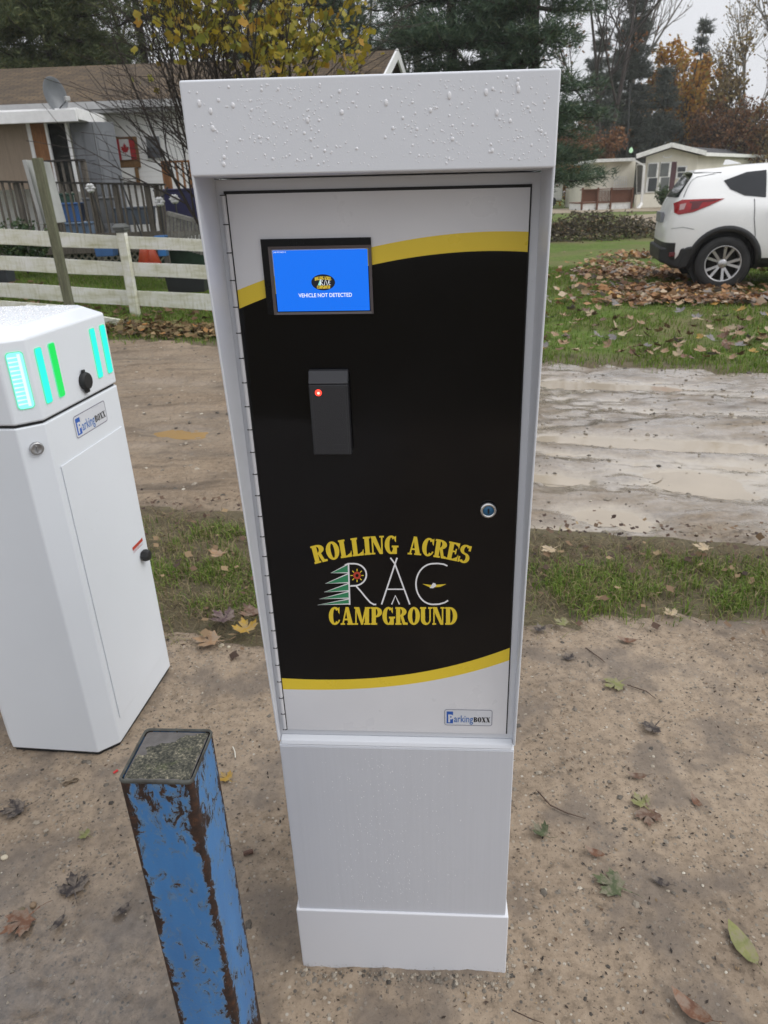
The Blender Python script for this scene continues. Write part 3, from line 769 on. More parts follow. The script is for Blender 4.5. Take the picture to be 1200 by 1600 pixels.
# lawn soil, one sheet to the horizon
q = NT('lawn_soil'); p = q.pos(space='World')
g1 = q.ramp(q.noise(p, 1.1, 5), [(.32, (.075, .120, .022)), (.55, (.115, .170, .034)), (.75, (.16, .20, .05))])
g2 = q.ramp(q.noise(p, 14, 4, .7), [(.35, (.050, .072, .018)), (.62, (.13, .19, .038)), (.8, (.20, .21, .07))])
g = q.mix(.55, g1, g2)
br = q.ramp(q.noise(q.pos(space='World', loc=(4, 2, 0)), .55, 5, .6), [(.46, 0), (.62, .75)])
g = q.mix(br, g, (.17, .145, .075)); xyz = q.sep(p); vy = q.math('MULTIPLY_ADD', xyz[0], .431, xyz[1]); vy = q.math('MULTIPLY_ADD', q.noise(p, 2.5, 4), .5, vy)
g = q.mix(q.ramp(q.math('MULTIPLY', vy, .1), [(.785, .9), (.83, 0)]), g, q.ramp(q.noise(p, 30, 5, .7), [(.3, (.060, .047, .032)), (.5, (.14, .112, .078)), (.64, (.125, .100, .062)), (.78, (.22, .18, .13))]))
q.set(Base_Color=g, Roughness=.9, Specular_IOR_Level=.2); q.bump(q.noise(p, 35, 4, .7), .6, .03)
M_lawn = q.m
nonuni = lambda a, b, n, far: np.concatenate([-np.geomspace(far, -a if a < 0 else a, 14)[:-1], np.linspace(a, b, n), np.geomspace(b, far, 14)[1:]])
def zlawn(x, y):
    d1 = y_far(x) - y; d2 = y - y_near(x)
    inroad = sstep(.0, .5, d1) * sstep(.0, .4, d2)
    inap = sstep(.05, .35, 2.22 - y)
    return zground(x, y) - .14 * np.maximum(inroad, inap) - .02
grid_sheet('ground', nonuni(-14, 12, 261, 140), np.concatenate([-np.geomspace(35, 3, 6), np.linspace(-2.5, 16, 186), np.geomspace(16.5, 145, 12)]), zlawn, M_lawn)

# gravel road, muddy, with ruts and basins
BAS = []
def basin(px, py, rx, ry, dep):
    c = onz(px, py); BAS.append((c[0], c[1], rx, ry, dep))
basin(272, 670, .36, .16, .050)
basin(265, 592, .5, .10, .02); basin(360, 560, .5, .10, .02)
basin(1115, 752, .24, .20, .05); basin(1090, 735, .18, .07, .035)
basin(920, 800, .35, .26, .040); basin(870, 818, .28, .10, .04); basin(845, 740, .35, .16, .030); basin(980, 800, .2, .12, .03)
basin(940, 682, .38, .12, .040); basin(1150, 690, .5, .12, .034); basin(1060, 690, .3, .10, .028); basin(880, 700, .4, .12, .024)
basin(960, 598, .9, .10, .026); basin(1130, 612, 1.1, .10, .030); basin(870, 592, .6, .08, .022); basin(1080, 640, .8, .1, .02); basin(1180, 720, .5, .15, .03)
def road_z(x, y):
    a = y - y_near(x); b = y_far(x) - y; t = np.clip(a / (a + b + 1e-6), 0, 1)
    z = -.012 + (fbm(x * 1.3, y * 2.6, 11, 4) - .5) * .038 + (fbm(x * 7, y * 9, 12, 5) - .5) * .026 + (fbm(x * 26, y * 26, 13, 3) - .5) * .016
    for tr, dep in ((.22, .016), (.40, .02), (.62, .018), (.82, .022)):
        wob = .07 * (fbm(x * .5 + tr * 9, y * 0 + tr * 31, 15, 2) - .5)
        z = z - dep * np.exp(-((t - tr - wob) / .06) ** 2)
    for cx_, cy_, rx, ry, dep in BAS:
        dx = x - cx_; dy = y - cy_ + .33 * dx
        wob = 1 + .9 * (fbm(x * 3.2, y * 5.0, 21, 3) - .5)
        z = z - dep * np.exp(-((dx / rx) ** 2 + (dy / ry) ** 2) * wob * 1.2)
    e = .30 * (fbm(x * 3, y * 3, 14, 5) - .5)
    z = z + .025 * sstep(.35, .1, np.minimum(a, b)) * fbm(x * 8, y * 8, 17, 3)
    return z - .16 * (1 - sstep(-.12, .14, a + e)) - .16 * (1 - sstep(-.2, .2, b + 2 * e)) 
def mudcol(q, p, tan, dark, pale):
    a = q.ramp(q.noise(p, 1.6, 6, .6), [(.34, dark), (.52, tan), (.70, pale)])
    b = q.ramp(q.noise(p, 34, 5, .75), [(.30, [x * .42 for x in dark]), (.50, tan), (.70, pale)])
    c = q.mix(.5, a, b)
    pv = q.voro(p, 95, out='Color'); sp = q.n('ShaderNodeSeparateColor'); q.link(pv, sp.inputs[0])
    m1 = q.math('MULTIPLY', q.ramp(q.voro(p, 95), [(.30, 1), (.42, 0)]), q.ramp(sp.outputs[0], [(.72, 0), (.76, 1)]))
    stone = q.ramp(sp.outputs[1], [(.1, (.06, .055, .05)), (.4, (.20, .18, .15)), (.8, (.32, .275, .215)), (.96, (.42, .385, .33))])
    return q.mix(q.math('MULTIPLY', m1, .85), c, stone), m1
q = NT('muddy_gravel'); p = q.pos(space='World')
c, m1 = mudcol(q, p, (.265, .215, .165), (.150, .120, .092), (.38, .325, .26))
xyz = q.sep(p)
wetx = q.ramp(q.math('MULTIPLY_ADD', xyz[0], .12, .45), [(.42, 0), (.60, 1)])           # wetter towards the right
wn = q.noise(q.pos((1, 2.2, 1), 'World'), 2.2, 6, .65)
low = q.ramp(q.math('MULTIPLY_ADD', xyz[2], -14, q.math('MULTIPLY', wn, .9)), [(.50, 0), (.92, 1)])
wet = q.math('MAXIMUM', q.math('MULTIPLY', low, q.math('MULTIPLY_ADD', wetx, .75, .25)), q.math('MULTIPLY', wetx, q.ramp(wn, [(.36, 0), (.54, .95)])))
warm = q.mix(wetx, (.84, .77, .68), (.82, .79, .74))
stk = q.ramp(q.noise(q.pos((.35, 1.6, 1), 'World', rot=(0, 0, .3)), 3.0, 6, .68), [(.50, 0), (.66, .8)]); c = q.mix(stk, c, (.085, .068, .054)); c = q.mix(1.0, c, warm, 'MULTIPLY')
c = q.mix(q.math('MULTIPLY', wet, .30), c, (.25, .21, .165))
silt = q.math('MULTIPLY', q.ramp(q.math('MULTIPLY_ADD', xyz[2], -30, q.math('MULTIPLY', q.noise(p, 28, 4, .7), .5)), [(1.0, 0), (1.0, 0)]) if False else q.ramp(q.math('MULTIPLY_ADD', xyz[2], -14, q.math('MULTIPLY', q.noise(p, 28, 4, .7), .35)), [(.56, 0), (.80, .9)]), q.math('MULTIPLY_ADD', wetx, .9, .1))
c = q.mix(silt, c, (.38, .325, .25))
q.set(Base_Color=c, Roughness=q.mix(wet, .78, .14), Specular_IOR_Level=q.mix(wet, .35, .8))
hgt = q.math('ADD', q.math('MULTIPLY', q.noise(p, 60, 5, .7), .7), q.math('MULTIPLY', m1, .35))
bp = q.n('ShaderNodeBump'); bp.inputs['Distance'].default_value = .012; q.link(q.math('MULTIPLY_ADD', wet, -.55, .70), bp.inputs['Strength']); q.link(hgt, bp.inputs['Height']); q.link(bp.outputs[0], q.b.inputs['Normal'])
q.set(Coat_Weight=q.math('MULTIPLY', wet, .9), Coat_Roughness=.07)
M_road = q.m
tt = np.linspace(-.06, 1.06, 190); XX = np.concatenate([-np.geomspace(40, 8.2, 16), np.linspace(-8, 8, 420), np.geomspace(8.2, 30, 12)])
gx = np.repeat(XX[None, :], len(tt), 0); gy = y_near(gx) + tt[:, None] * (y_far(gx) - y_near(gx)); gz = road_z(gx, gy)
ii = np.arange(gx.size).reshape(gx.shape); Fq = np.stack([ii[:-1, :-1], ii[:-1, 1:], ii[1:, 1:], ii[1:, :-1]], -1).reshape(-1, 4)
o = link('road', mesh_np('road', np.stack([gx.ravel(), gy.ravel(), gz.ravel()], 1), Fq, M_road, True)); o['kind'] = 'structure'

# muddy water standing in the basins
def puddle_mat(name, c):
    q = NT(name); q.set(Base_Color=q.ramp(q.noise(q.pos(space='World'), 3, 3), [(.3, [x * .85 for x in c]), (.7, c)]), Roughness=.04, IOR=1.33, Specular_IOR_Level=.6)
    q.bump(q.noise(q.pos(space='World'), 22, 2), .03, .01); return q.m
M_pud1 = puddle_mat('ochre_puddle', (.36, .235, .105)); M_pud2 = puddle_mat('pale_puddle', (.40, .34, .265))
def puddle(px, py, rx, ry, lvl, mat):
    c = onz(px, py, lvl); pts = []
    for k in range(40):
        a = 2 * math.pi * k / 40; x = rx * math.cos(a); y = ry * math.sin(a); pts.append((c[0] + x, c[1] + y - .33 * x, lvl))
    m = MB(); m.add(pts, [tuple(range(40))]); o = m.build('puddle', mat); o['kind'] = 'structure'
puddle(272, 670, .46, .24, -.047, M_pud1)
puddle(1110, 750, .42, .32, -.050, M_pud2); puddle(915, 800, .8, .40, -.046, M_pud2); puddle(860, 728, .6, .32, -.044, M_pud2)
puddle(1000, 684, 1.3, .26, -.043, M_pud2); puddle(1020, 604, 2.2, .26, -.042, M_pud2)

# dirt apron round the machines
def groove(x, y, p, q_, w):
    p = np.array(p[:2]); d = np.array(q_[:2]) - p; l = np.linalg.norm(d); d /= l
    s = (x - p[0]) * d[0] + (y - p[1]) * d[1]; t = (x - p[0]) * -d[1] + (y - p[1]) * d[0] + .008 * np.sin(s * 14)
    return np.exp(-(t / w) ** 2) * sstep(-.1, .1, s) * sstep(l + .1, l - .1, s)
GRV = [(onz(325, 1055), onz(262, 1290), .012, .006), (onz(212, 1385), onz(95, 1640), .016, .008), (onz(252, 1400), onz(180, 1600), .02, .007), (onz(1030, 1110), onz(1190, 1500), .018, .005), (onz(1100, 1300), onz(1160, 1560), .012, .005)]
def apron_z(x, y):
    z = (fbm(x * 3, y * 3, 31, 4) - .5) * .020 + (fbm(x * 16, y * 16, 32, 4) - .5) * .010 + (fbm(x * 60, y * 60, 33, 3) - .5) * .0045
    left = sstep(-.25, -.7, x) * sstep(1.35, 1.0, y); z = z - .010 * left + left * (fbm(x * 30, y * 30, 36, 4) - .5) * .020
    for p, q_, w, d in GRV: z = z - d * groove(x, y, p, q_, w)
    e = .40 * (fbm(x * 2.6, y * 2.6, 34, 5) - .5); a = 2.30 - y + e
    z = z * sstep(.0, .03, np.maximum(np.abs(x) - .2, np.abs(y - 1.14) - .18) * 1.0 + .012)
    pd = np.maximum(np.abs(x + .0) - .2145, np.abs(y - 1.15) - .175); z = z + .020 * fbm(x * 30, y * 30, 38, 4) ** 1.5 * sstep(.045, .0, pd) * sstep(-.06, 0, pd)
    return z - .002 - .12 * (1 - sstep(-.22, .18, a))
q = NT('wet_dirt'); p = q.pos(space='World')
c, m1 = mudcol(q, p, (.288, .222, .158), (.122, .091, .065), (.39, .314, .234))
xyz = q.sep(p)
fl = q.ramp(q.noise(p, 120, 3, .6), [(.60, 0), (.67, .8)]); c = q.mix(fl, c, (.05, .042, .035))
fl2 = q.ramp(q.noise(q.pos(space='World', loc=(9, 9, 0)), 150, 3, .6), [(.66, 0), (.72, .55)]); c = q.mix(fl2, c, (.36, .30, .23))
big = q.ramp(q.noise(q.pos(space='World', loc=(2, 5, 0)), 4.5, 5, .6), [(.49, 0), (.62, .7)]); c = q.mix(big, c, (.14, .115, .095))
wl = q.ramp(q.math('MULTIPLY_ADD', xyz[0], -1.0, q.math('MULTIPLY', xyz[1], -.45)), [(-.15, 0), (.45, 1)]) if False else q.math('MULTIPLY', q.ramp(q.math('MULTIPLY_ADD', xyz[0], -1.0, .0), [(.22, 0), (.60, 1)]), q.ramp(q.math('MULTIPLY_ADD', xyz[1], -1.0, 2.0), [(.62, 0), (1.0, 1)]))
wn = q.noise(p, 5, 5, .6)
wet = q.math('MULTIPLY', wl, q.ramp(q.math('MULTIPLY_ADD', xyz[2], -10, wn), [(.30, 0), (.52, 1)]))
wet = q.math('MAXIMUM', wet, q.ramp(q.noise(q.pos(space='World', loc=(7, 1, 0)), 2.5, 4), [(.58, 0), (.75, .35)]))
mid = q.ramp(q.noise(q.pos(space='World', loc=(1, 8, 3)), 17, 5, .7), [(.54, 0), (.68, .55)]); c = q.mix(mid, c, (.13, .105, .082))
c = q.mix(wet, c, q.mix(1.0, c, q.ramp(q.noise(p, 55, 6, .75), [(.32, (.34, .32, .30)), (.68, (.86, .83, .80))]), 'MULTIPLY'))
q.set(Base_Color=c, Roughness=q.mix(wet, .80, .16), Specular_IOR_Level=q.mix(wet, .3, .8))
hgt = q.math('ADD', q.math('MULTIPLY', q.noise(p, 150, 5, .75), .8), q.math('MULTIPLY', m1, .3)); bp = q.n('ShaderNodeBump'); bp.inputs['Distance'].default_value = .006; q.link(q.math('MULTIPLY_ADD', wet, -.18, .55), bp.inputs['Strength']); q.link(hgt, bp.inputs['Height']); q.link(bp.outputs[0], q.b.inputs['Normal'])
q.set(Coat_Weight=q.math('MULTIPLY', wet, .45), Coat_Roughness=.10)
grid_sheet('dirt_apron', np.concatenate([np.linspace(-4, -1.5, 60)[:-1], np.linspace(-1.5, 1.6, 330), np.linspace(1.6, 5, 70)[1:]]), np.concatenate([np.linspace(-3, .45, 40)[:-1], np.linspace(.45, 2.75, 250)]), apron_z, q.m)

# ------------------------------------------------------------ grass
def blades(name, X, Y, Z, Hh, Wd, lean, mat, seed, thin=.5):
    r = np.random.RandomState(seed); n = len(X); a = r.uniform(0, 2 * np.pi, n); b = a + r.normal(0, .6, n) + np.pi / 2
    dx, dy = np.cos(a) * Wd / 2, np.sin(a) * Wd / 2; lx, ly = np.cos(b) * lean * Hh, np.sin(b) * lean * Hh
    up = Hh * np.sqrt(np.clip(1 - (lean * .8) ** 2, .15, 1))
    P = np.zeros((n, 5, 3))
    P[:, 0] = np.stack([X - dx, Y - dy, Z - .01], 1); P[:, 1] = np.stack([X + dx, Y + dy, Z - .01], 1)
    P[:, 2] = np.stack([X - dx * .8 + lx * .35, Y - dy * .8 + ly * .35, Z + up * .6], 1); P[:, 3] = np.stack([X + dx * .8 + lx * .35, Y + dy * .8 + ly * .35, Z + up * .6], 1)
    P[:, 4] = np.stack([X + lx, Y + ly, Z + up * (1 - .35 * lean)], 1)
    i = np.arange(n)[:, None] * 5
    Fc = np.stack([i + [0, 1, 3], i + [0, 3, 2], i + [2, 3, 4]], 1).reshape(-1, 3)
    o = link(name, mesh_np(name, P.reshape(-1, 3), Fc, mat, False)); o['kind'] = 'stuff'; return o
G_ramp = [(.0, (.050, .100, .014)), (.25, (.110, .190, .024)), (.52, (.175, .260, .040)), (.72, (.23, .29, .065)), (.80, (.28, .25, .11)), (.91, (.34, .27, .15)), (1, (.17, .11, .06))]
M_grass = leafmat('grass_blades', G_ramp, .55, .25)
M_grass2 = leafmat('lawn_blades', [(.0, (.065, .125, .014)), (.45, (.135, .225, .026)), (.78, (.20, .28, .05)), (.90, (.27, .24, .11)), (1, (.2, .15, .08))], .55, .25)
r = np.random.RandomState(3)
def scatter(n, x0, x1, y0, y1, keep):
    X = r.uniform(x0, x1, n); Y = r.uniform(y0, y1, n); k = keep(X, Y) > r.uniform(0, 1, n); return X[k], Y[k]
def verge(x, y):
    a = y - (2.28 + .30 * (fbm(x * 1.7, y * 1.7, 41, 3) - .5)); b = y_near(x) - .16 + .22 * (fbm(x * 1.9 + 5, y * 1.9, 42, 3) - .5) - y
    cl = sstep(.40, .58, fbm(x * 3.6, y * 3.6, 43, 4)); cl = cl * (.35 + .65 * sstep(.3, .6, fbm(x * 11, y * 11, 44, 2)))
    return sstep(-.05, .18, a) * sstep(-.04, .16, b) * (.05 + .95 * cl)
X, Y = scatter(260000, -3.2, 3.6, 2.0, 4.0, verge)
k = (X < -.1) | (X > .1); X, Y = X[k], Y[k]
blades('verge_grass', X, Y, np.full(len(X), -.012), r.uniform(.022, .075, len(X)) * (.7 + .6 * fbm(X * 5, Y * 5, 9, 2)), r.uniform(.0022, .0046, len(X)), r.uniform(.3, 1.1, len(X)), M_grass, 5)
def vflat(x, y):
    a = y - (2.16 + .40 * (fbm(x * 1.7, y * 1.7, 46, 3) - .5)); b = y_near(x) - .02 - y
    return sstep(0, .25, a) * sstep(-.05, .12, b) * (.3 + .7 * fbm(x * 6, y * 6, 47, 3))
M_straw = leafmat('dead_stalks', [(0, (.07, .05, .034)), (.4, (.19, .145, .085)), (.75, (.30, .24, .14)), (.9, (.17, .19, .06)), (1, (.10, .065, .045))], .7, .2)
X, Y = scatter(70000, -3.2, 3.6, 1.9, 4.0, vflat); k = (X < -.1) | (X > .1); X, Y = X[k], Y[k]
blades('dead_grass', X, Y, np.full(len(X), -.008), r.uniform(.02, .075, len(X)), r.uniform(.002, .0045, len(X)), r.uniform(1.2, 1.9, len(X)), M_straw, 8)
def lawn(x, y):
    d = y - y_far(x) + .35 * (fbm(x * 2, y * 2, 51, 3) - .5)
    return sstep(-.32, .08, d) * (.25 + .75 * sstep(.32, .55, fbm(x * 1.4, y * 1.8, 52, 4)))
def lawn_r(x, y):   # thinner on the bare ground round the car
    bare = np.exp(-(((x - 4.4) / 2.6) ** 2 + ((y - 9.6) / 1.3) ** 2)); return lawn(x, y) * (1 - .85 * bare)
X, Y = scatter(150000, .6, 8.5, 4.5, 14, lawn_r)
blades('lawn_grass', X, Y, zground(X, Y) - .012, r.uniform(.03, .07, len(X)), r.uniform(.005, .010, len(X)), r.uniform(.2, .9, len(X)), M_grass2, 6)
X, Y = scatter(90000, -8.5, -.9, 8.3, 16, lawn)
blades('lawn_grass', X, Y, zground(X, Y) - .012, r.uniform(.03, .075, len(X)), r.uniform(.006, .012, len(X)), r.uniform(.2, .9, len(X)), M_grass2, 7)

# ------------------------------------------------------------ stones and crumbs on the dirt
def pebbles(name, X, Y, Z, Rr, mat, seed):
    rr = np.random.RandomState(seed); n = len(X)
    base = np.array([(0, 0, 1), (1, 0, 0), (.31, .95, 0), (-.81, .59, 0), (-.81, -.59, 0), (.31, -.95, 0), (.6, .43, .6), (-.6, .4, .62), (0, -.7, .6), (0, 0, -1)], float)
    faces = np.array([(1, 2, 6), (2, 3, 7), (3, 4, 7), (4, 5, 8), (5, 1, 8), (6, 2, 7), (7, 4, 8), (8, 1, 6), (0, 6, 7), (0, 7, 8), (0, 8, 6), (1, 9, 2), (2, 9, 3), (3, 9, 4), (4, 9, 5), (5, 9, 1)])
    a = rr.uniform(0, 6.28, n); sx = rr.uniform(.7, 1.4, n); sz = rr.uniform(.35, .75, n)
    B = np.repeat(base[None], n, 0) * (1 + rr.uniform(-.25, .25, (n, 10, 1))); B = B * np.stack([sx, np.ones(n), sz], 1)[:, None, :] * Rr[:, None, None]
    c, s = np.cos(a)[:, None], np.sin(a)[:, None]; x = B[..., 0] * c - B[..., 1] * s; y = B[..., 0] * s + B[..., 1] * c
    V = np.stack([x + X[:, None], y + Y[:, None], B[..., 2] + Z[:, None]], -1)
    Fc = (np.arange(n)[:, None, None] * 10 + faces[None]).reshape(-1, 3)
    o = link(name, mesh_np(name, V.reshape(-1, 3), Fc, mat, False)); o['kind'] = 'stuff'; return o
M_peb = leafmat('gravel_stones', [(0, (.05, .044, .038)), (.35, (.16, .14, .115)), (.7, (.26, .225, .18)), (.93, (.33, .285, .225)), (.98, (.42, .385, .32)), (1, (.52, .48, .40))], .7, 0)
X = r.uniform(-1.5, 1.8, 9000); Y = r.uniform(.5, 2.5, 9000); kk = (fbm(X * 3, Y * 3, 61, 3) > r.uniform(.3, .7, 9000)) & ~((np.abs(X) < .24) & (np.abs(Y - 1.15) < .22)); X, Y = X[kk], Y[kk]
pebbles('gravel', X, Y, apron_z(X, Y) + .0005, np.clip(r.exponential(.0016, len(X)) + .0009, 0, .009), M_peb, 2)
t_ = r.uniform(0, 1, 700); X = -.225 + .45 * t_; Y = .968 - np.abs(r.normal(0, .014, 700)) + X * -.07; k = r.uniform(0, 1, 700) < .5; X = np.where(k, X, .2165 + np.abs(r.normal(0, .014, 700))); Y = np.where(k, Y, .95 + .4 * t_)
pebbles('base_grit', X, Y, apron_z(X, Y) + .001, np.clip(r.exponential(.0014, 700) + .0008, 0, .006), M_peb, 9)
X = r.uniform(-6, 5, 5000); Y = y_near(X) + r.uniform(.02, .98, 5000) * (y_far(X) - y_near(X))
pebbles('road_gravel', X, Y, road_z(X, Y), np.clip(r.exponential(.004, 5000) + .003, 0, .022), M_peb, 4)
# ------------------------------------------------------------ background materials
def board(name, c, c2, stretch=(1, 1, 1), rough=.75, scale=8):
    q = NT(name); p = q.pos(stretch)
    a = q.ramp(q.noise(p, scale, 6, .65), [(.3, c2), (.6, c)])
    b = q.ramp(q.noise(q.pos(tuple(s * 6 for s in stretch)), scale, 3, .7), [(.35, .72), (.65, 1.08)])
    q.set(Base_Color=q.mix(1.0, a, b, 'MULTIPLY'), Roughness=rough, Specular_IOR_Level=.3); q.bump(q.noise(p, scale * 8, 4), .3, .006); return q.m
q = NT('algae_white_rail'); p = q.pos((1, 1, 1))
a = q.ramp(q.noise(q.pos((.8, 1, 4)), 2.2, 6, .65), [(.38, (.76, .76, .72)), (.54, (.66, .66, .56)), (.74, (.42, .41, .24))])
a = q.mix(q.ramp(q.noise(q.pos((9, 1, 1.2)), 3, 5, .7), [(.50, 0), (.68, .55)]), a, (.40, .38, .20))
q.set(Base_Color=a, Roughness=.5); M_rail = q.m
M_wood_grey = board('weathered_deck_wood', (.17, .15, .125), (.085, .073, .060), (6, 6, .6))
M_wood_dark = board('dark_rail_cap', (.050, .045, .040), (.022, .020, .018), (.6, 6, 6))
M_wood_brown = board('brown_wood', (.33, .16, .07), (.18, .085, .04), (6, 6, .6))
M_wood_tan = board('tan_frame_wood', (.26, .15, .065), (.15, .08, .035), (6, 6, .6))
M_oldpost = board('mossy_post_wood', (.16, .165, .105), (.085, .085, .055), (5, 5, .5))
M_tanpanel = board('tan_grooved_panel', (.34, .27, .205), (.26, .205, .155), (14, 14, .15))
M_greydoor = simple('grey_painted_door', (.17, .18, .195), .5, var=.15, scale=2)
M_trim = simple('white_trim', (.78, .78, .78), .45, var=.08)
M_dark = simple('dark_interior', (.012, .014, .012), .8, var=.4)
M_glass = simple('dark_window_glass', (.03, .033, .038), .08, var=.3, scale=1.5)
M_screen = simple('grey_window_screen', (.14, .15, .16), .35, var=.2, scale=1.2)
M_gutter = simple('grey_gutter', (.36, .36, .36), .45, var=.15, scale=3)
M_dish = simple('grey_dish', (.115, .125, .135), .45, var=.12)
M_flagred = simple('flag_red', (.38, .015, .02), .7); M_flagwhite = simple('flag_white', (.62, .62, .62), .7)
def siding(name, c, pitch):
    q = NT(name); p = q.pos(); z = q.sep(p)[2]
    w = q.n('ShaderNodeMath', operation='FRACT'); q.link(q.math('DIVIDE', z, pitch), w.inputs[0])
    q.set(Base_Color=q.ramp(q.noise(p, 1.3, 4), [(.3, [x * .86 for x in c]), (.7, c)]), Roughness=.5)
    q.bump(q.math('MULTIPLY', w.outputs[0], -1.0), .9, .02); return q.m
M_siding = siding('white_lap_siding', (.86, .86, .84), .11)
M_cream = siding('cream_lap_siding', (.82, .78, .66), .12)
M_grey_side = siding('grey_siding', (.30, .31, .31), .12)
def shingles(name, c, c2, row=.14):
    q = NT(name); p = q.pos()
    br = q.n('ShaderNodeTexBrick'); br.inputs['Scale'].default_value = 1.0; br.inputs['Row Height'].default_value = row; br.inputs['Brick Width'].default_value = .3
    br.inputs['Mortar Size'].default_value = .012; br.inputs['Color1'].default_value = (*c, 1); br.inputs['Color2'].default_value = (*c2, 1); br.inputs['Mortar'].default_value = (c2[0] * .35, c2[1] * .35, c2[2] * .35, 1)
    q.link(q.tc.outputs['UV'] if False else p, br.inputs['Vector'])
    mv = q.mix(1.0, br.outputs[0], q.ramp(q.noise(p, 2.2, 5), [(.3, .7), (.7, 1.15)]), 'MULTIPLY')
    q.set(Base_Color=mv, Roughness=.85); return q.m
M_roof = shingles('brown_shingles', (.120, .080, .042), (.070, .047, .026)); M_roof2 = shingles('grey_shingles', (.09, .09, .095), (.06, .06, .065))

# ------------------------------------------------------------ white rail fence with its capped post
FA, FB = np.array([-5.3, 11.15]), np.array([-1.0, 9.95])
fdir = (FB - FA) / np.linalg.norm(FB - FA); FL = float(np.linalg.norm(FB - FA)); fyaw = math.atan2(fdir[1], fdir[0])
def fpix(px, py):   # point where a pixel's ray meets the fence plane: (distance along, height)
    n = np.array([-fdir[1], fdir[0], 0]); d = ray(px, py); o = np.array([0, 0, CAMH]); t = ((np.array([*FA, 0]) - o) @ n) / (d @ n); p = o + d * t
    return float((p[:2] - FA) @ fdir), float(p[2])
fence = empty('rail_fence', 'white algae-stained rail fence with three wide boards across the left yard', 'fence', (FA[0], FA[1], 0), fyaw)
def rail(l0, l1, r0, r1, name='rail', th=.04, y=0.0):
    a0, a1 = fpix(*l0), fpix(*l1); b0, b1 = fpix(*r0), fpix(*r1)
    k1 = lambda A, B, s: A[1] + (B[1] - A[1]) * (s - A[0]) / (B[0] - A[0])
    s0, s1 = -3.5, FL
    m = MB(); N = 24
    for i in range(N):
        pass
    S_ = np.linspace(s0, s1, N + 1); wob = lambda s, k: .006 * math.sin(s * 2.3 + k)
    V = []
    for s in S_:
        t, bt = k1(a0, b0, s) + wob(s, 1), k1(a1, b1, s) + wob(s, 2.2)
        V += [(s, y - th / 2, bt), (s, y - th / 2, t), (s, y + th / 2, t), (s, y + th / 2, bt)]
    Fq = [(4 * i + j, 4 * i + 4 + j, 4 * i + 4 + (j + 1) % 4, 4 * i + (j + 1) % 4) for i in range(N) for j in range(4)] + [(0, 1, 2, 3), (4 * N + 3, 4 * N + 2, 4 * N + 1, 4 * N)]
    m.add(V, Fq); o = fixnormals(m.build(name, M_rail, fence)); return o
rail((0, 358), (0, 382), (320, 375), (320, 393)); rail((0, 400), (0, 422), (320, 415), (320, 436)); rail((0, 442), (0, 464), (320, 460), (320, 484))
def fpost(s, zt, zb):
    m = MB(); m.box(s - .065, s + .065, -.10, -.024, zb, zt); o = m.build('post', M_rail, fence, .006, 2)
    m = MB(); m.box(s - .085, s + .085, -.125, .01, zt + .03, zt + .065); m.hull8([(s - .10, -.14, zt + .066), (s + .10, -.14, zt + .066), (s + .10, .025, zt + .066), (s - .10, .025, zt + .066)], [(s - .06, -.10, zt + .115), (s + .06, -.10, zt + .115), (s + .06, -.015, zt + .115), (s - .06, -.015, zt + .115)])
    m.box(s - .07, s + .07, -.11, -.005, zt - .001, zt + .029)
    m.build('post_cap', simple('post_cap_plastic', (.10, .105, .10), .4, var=.2), o, .004, 1)
ps, pz = fpix(194, 363); fpost(ps, pz, zg(-3.4, 10.5) - .2)
fpost(ps + 2.4, pz - .15, -.3); fpost(ps - 2.4, pz + .12, 0)
m = MB(); a, b = onz(120, 497, .02), onz(245, 512, .0)
m.beam((-4.9, 10.35, .22), (-2.75, 9.62, -.05), .05, .09); m.beam((-6.2, 10.62, .35), (-4.2, 10.55, .14), .05, .08)
o = m.build('edging_board', M_rail); tag(o, 'pale mossy edging boards lying low on the grass under the rail fence', 'edging board')

# leaning wooden post with a sign board seen edge-on
t0, t1 = ony(112, 490, 9.75), ony(58, 247, 9.75)
sp_ = empty('sign_post', 'leaning mossy wooden post with a pale board seen edge-on beside the white fence', 'sign post', (t0[0], t0[1], zg(t0[0], t0[1]) - .05))
o0 = Vector(sp_.location)
m = MB(); m.beam(Vector(t0) - o0 - Vector((0, 0, .3)) , Vector(t1) - o0, .105, .10, (0, 1, 0)); m.build('post', M_oldpost, sp_, .006, 2)
b0, b1 = ony(74, 350, 9.80), ony(46, 250, 9.80)
m = MB(); m.beam(Vector(b0) - o0 + Vector((-.05, .32, 0)), Vector(b1) - o0 + Vector((-.05, .32, 0)), .05, .72, (0, 1, 0)); m.build('sign_board', simple('weathered_board', (.34, .35, .34), .6, var=.2, scale=3), sp_, .004, 1)

# ------------------------------------------------------------ deck in front of the left house
DK = 15.0
pA, pB = ony(-60, 281, DK), ony(420, 290, DK)
DZ = .86
def railing(name_thing, root, x0, x1, y, zt, zb, step, mat_b, mat_c, posts, bw=.035, zslope=0):
    m = MB(); n = int((x1 - x0) / step)
    for i in range(n + 1):
        x = x0 + i * step + random.Random(i).uniform(-.008, .008); m.box(x - bw / 2, x + bw / 2, y - .015, y + .02, zb, zt(x) - .03)
    m.box(x0, x1, y - .02, y + .03, zb - .07, zb + .02)
    m.build('balusters', mat_b, root)
    m = MB(); m.hull8([(x0, y - .07, zt(x0) - .035), (x1, y - .07, zt(x1) - .035), (x1, y + .07, zt(x1) - .035), (x0, y + .07, zt(x0) - .035)], [(x0, y - .07, zt(x0)), (x1, y - .07, zt(x1)), (x1, y + .07, zt(x1)), (x0, y + .07, zt(x0))])
    m.build('top_rail', mat_c, root)
    for px in posts:
        m = MB(); m.box(px - .05, px + .05, y + .021, y + .121, .0, zt(px) - .036); m.build('deck_post', mat_b, root, .004, 1)
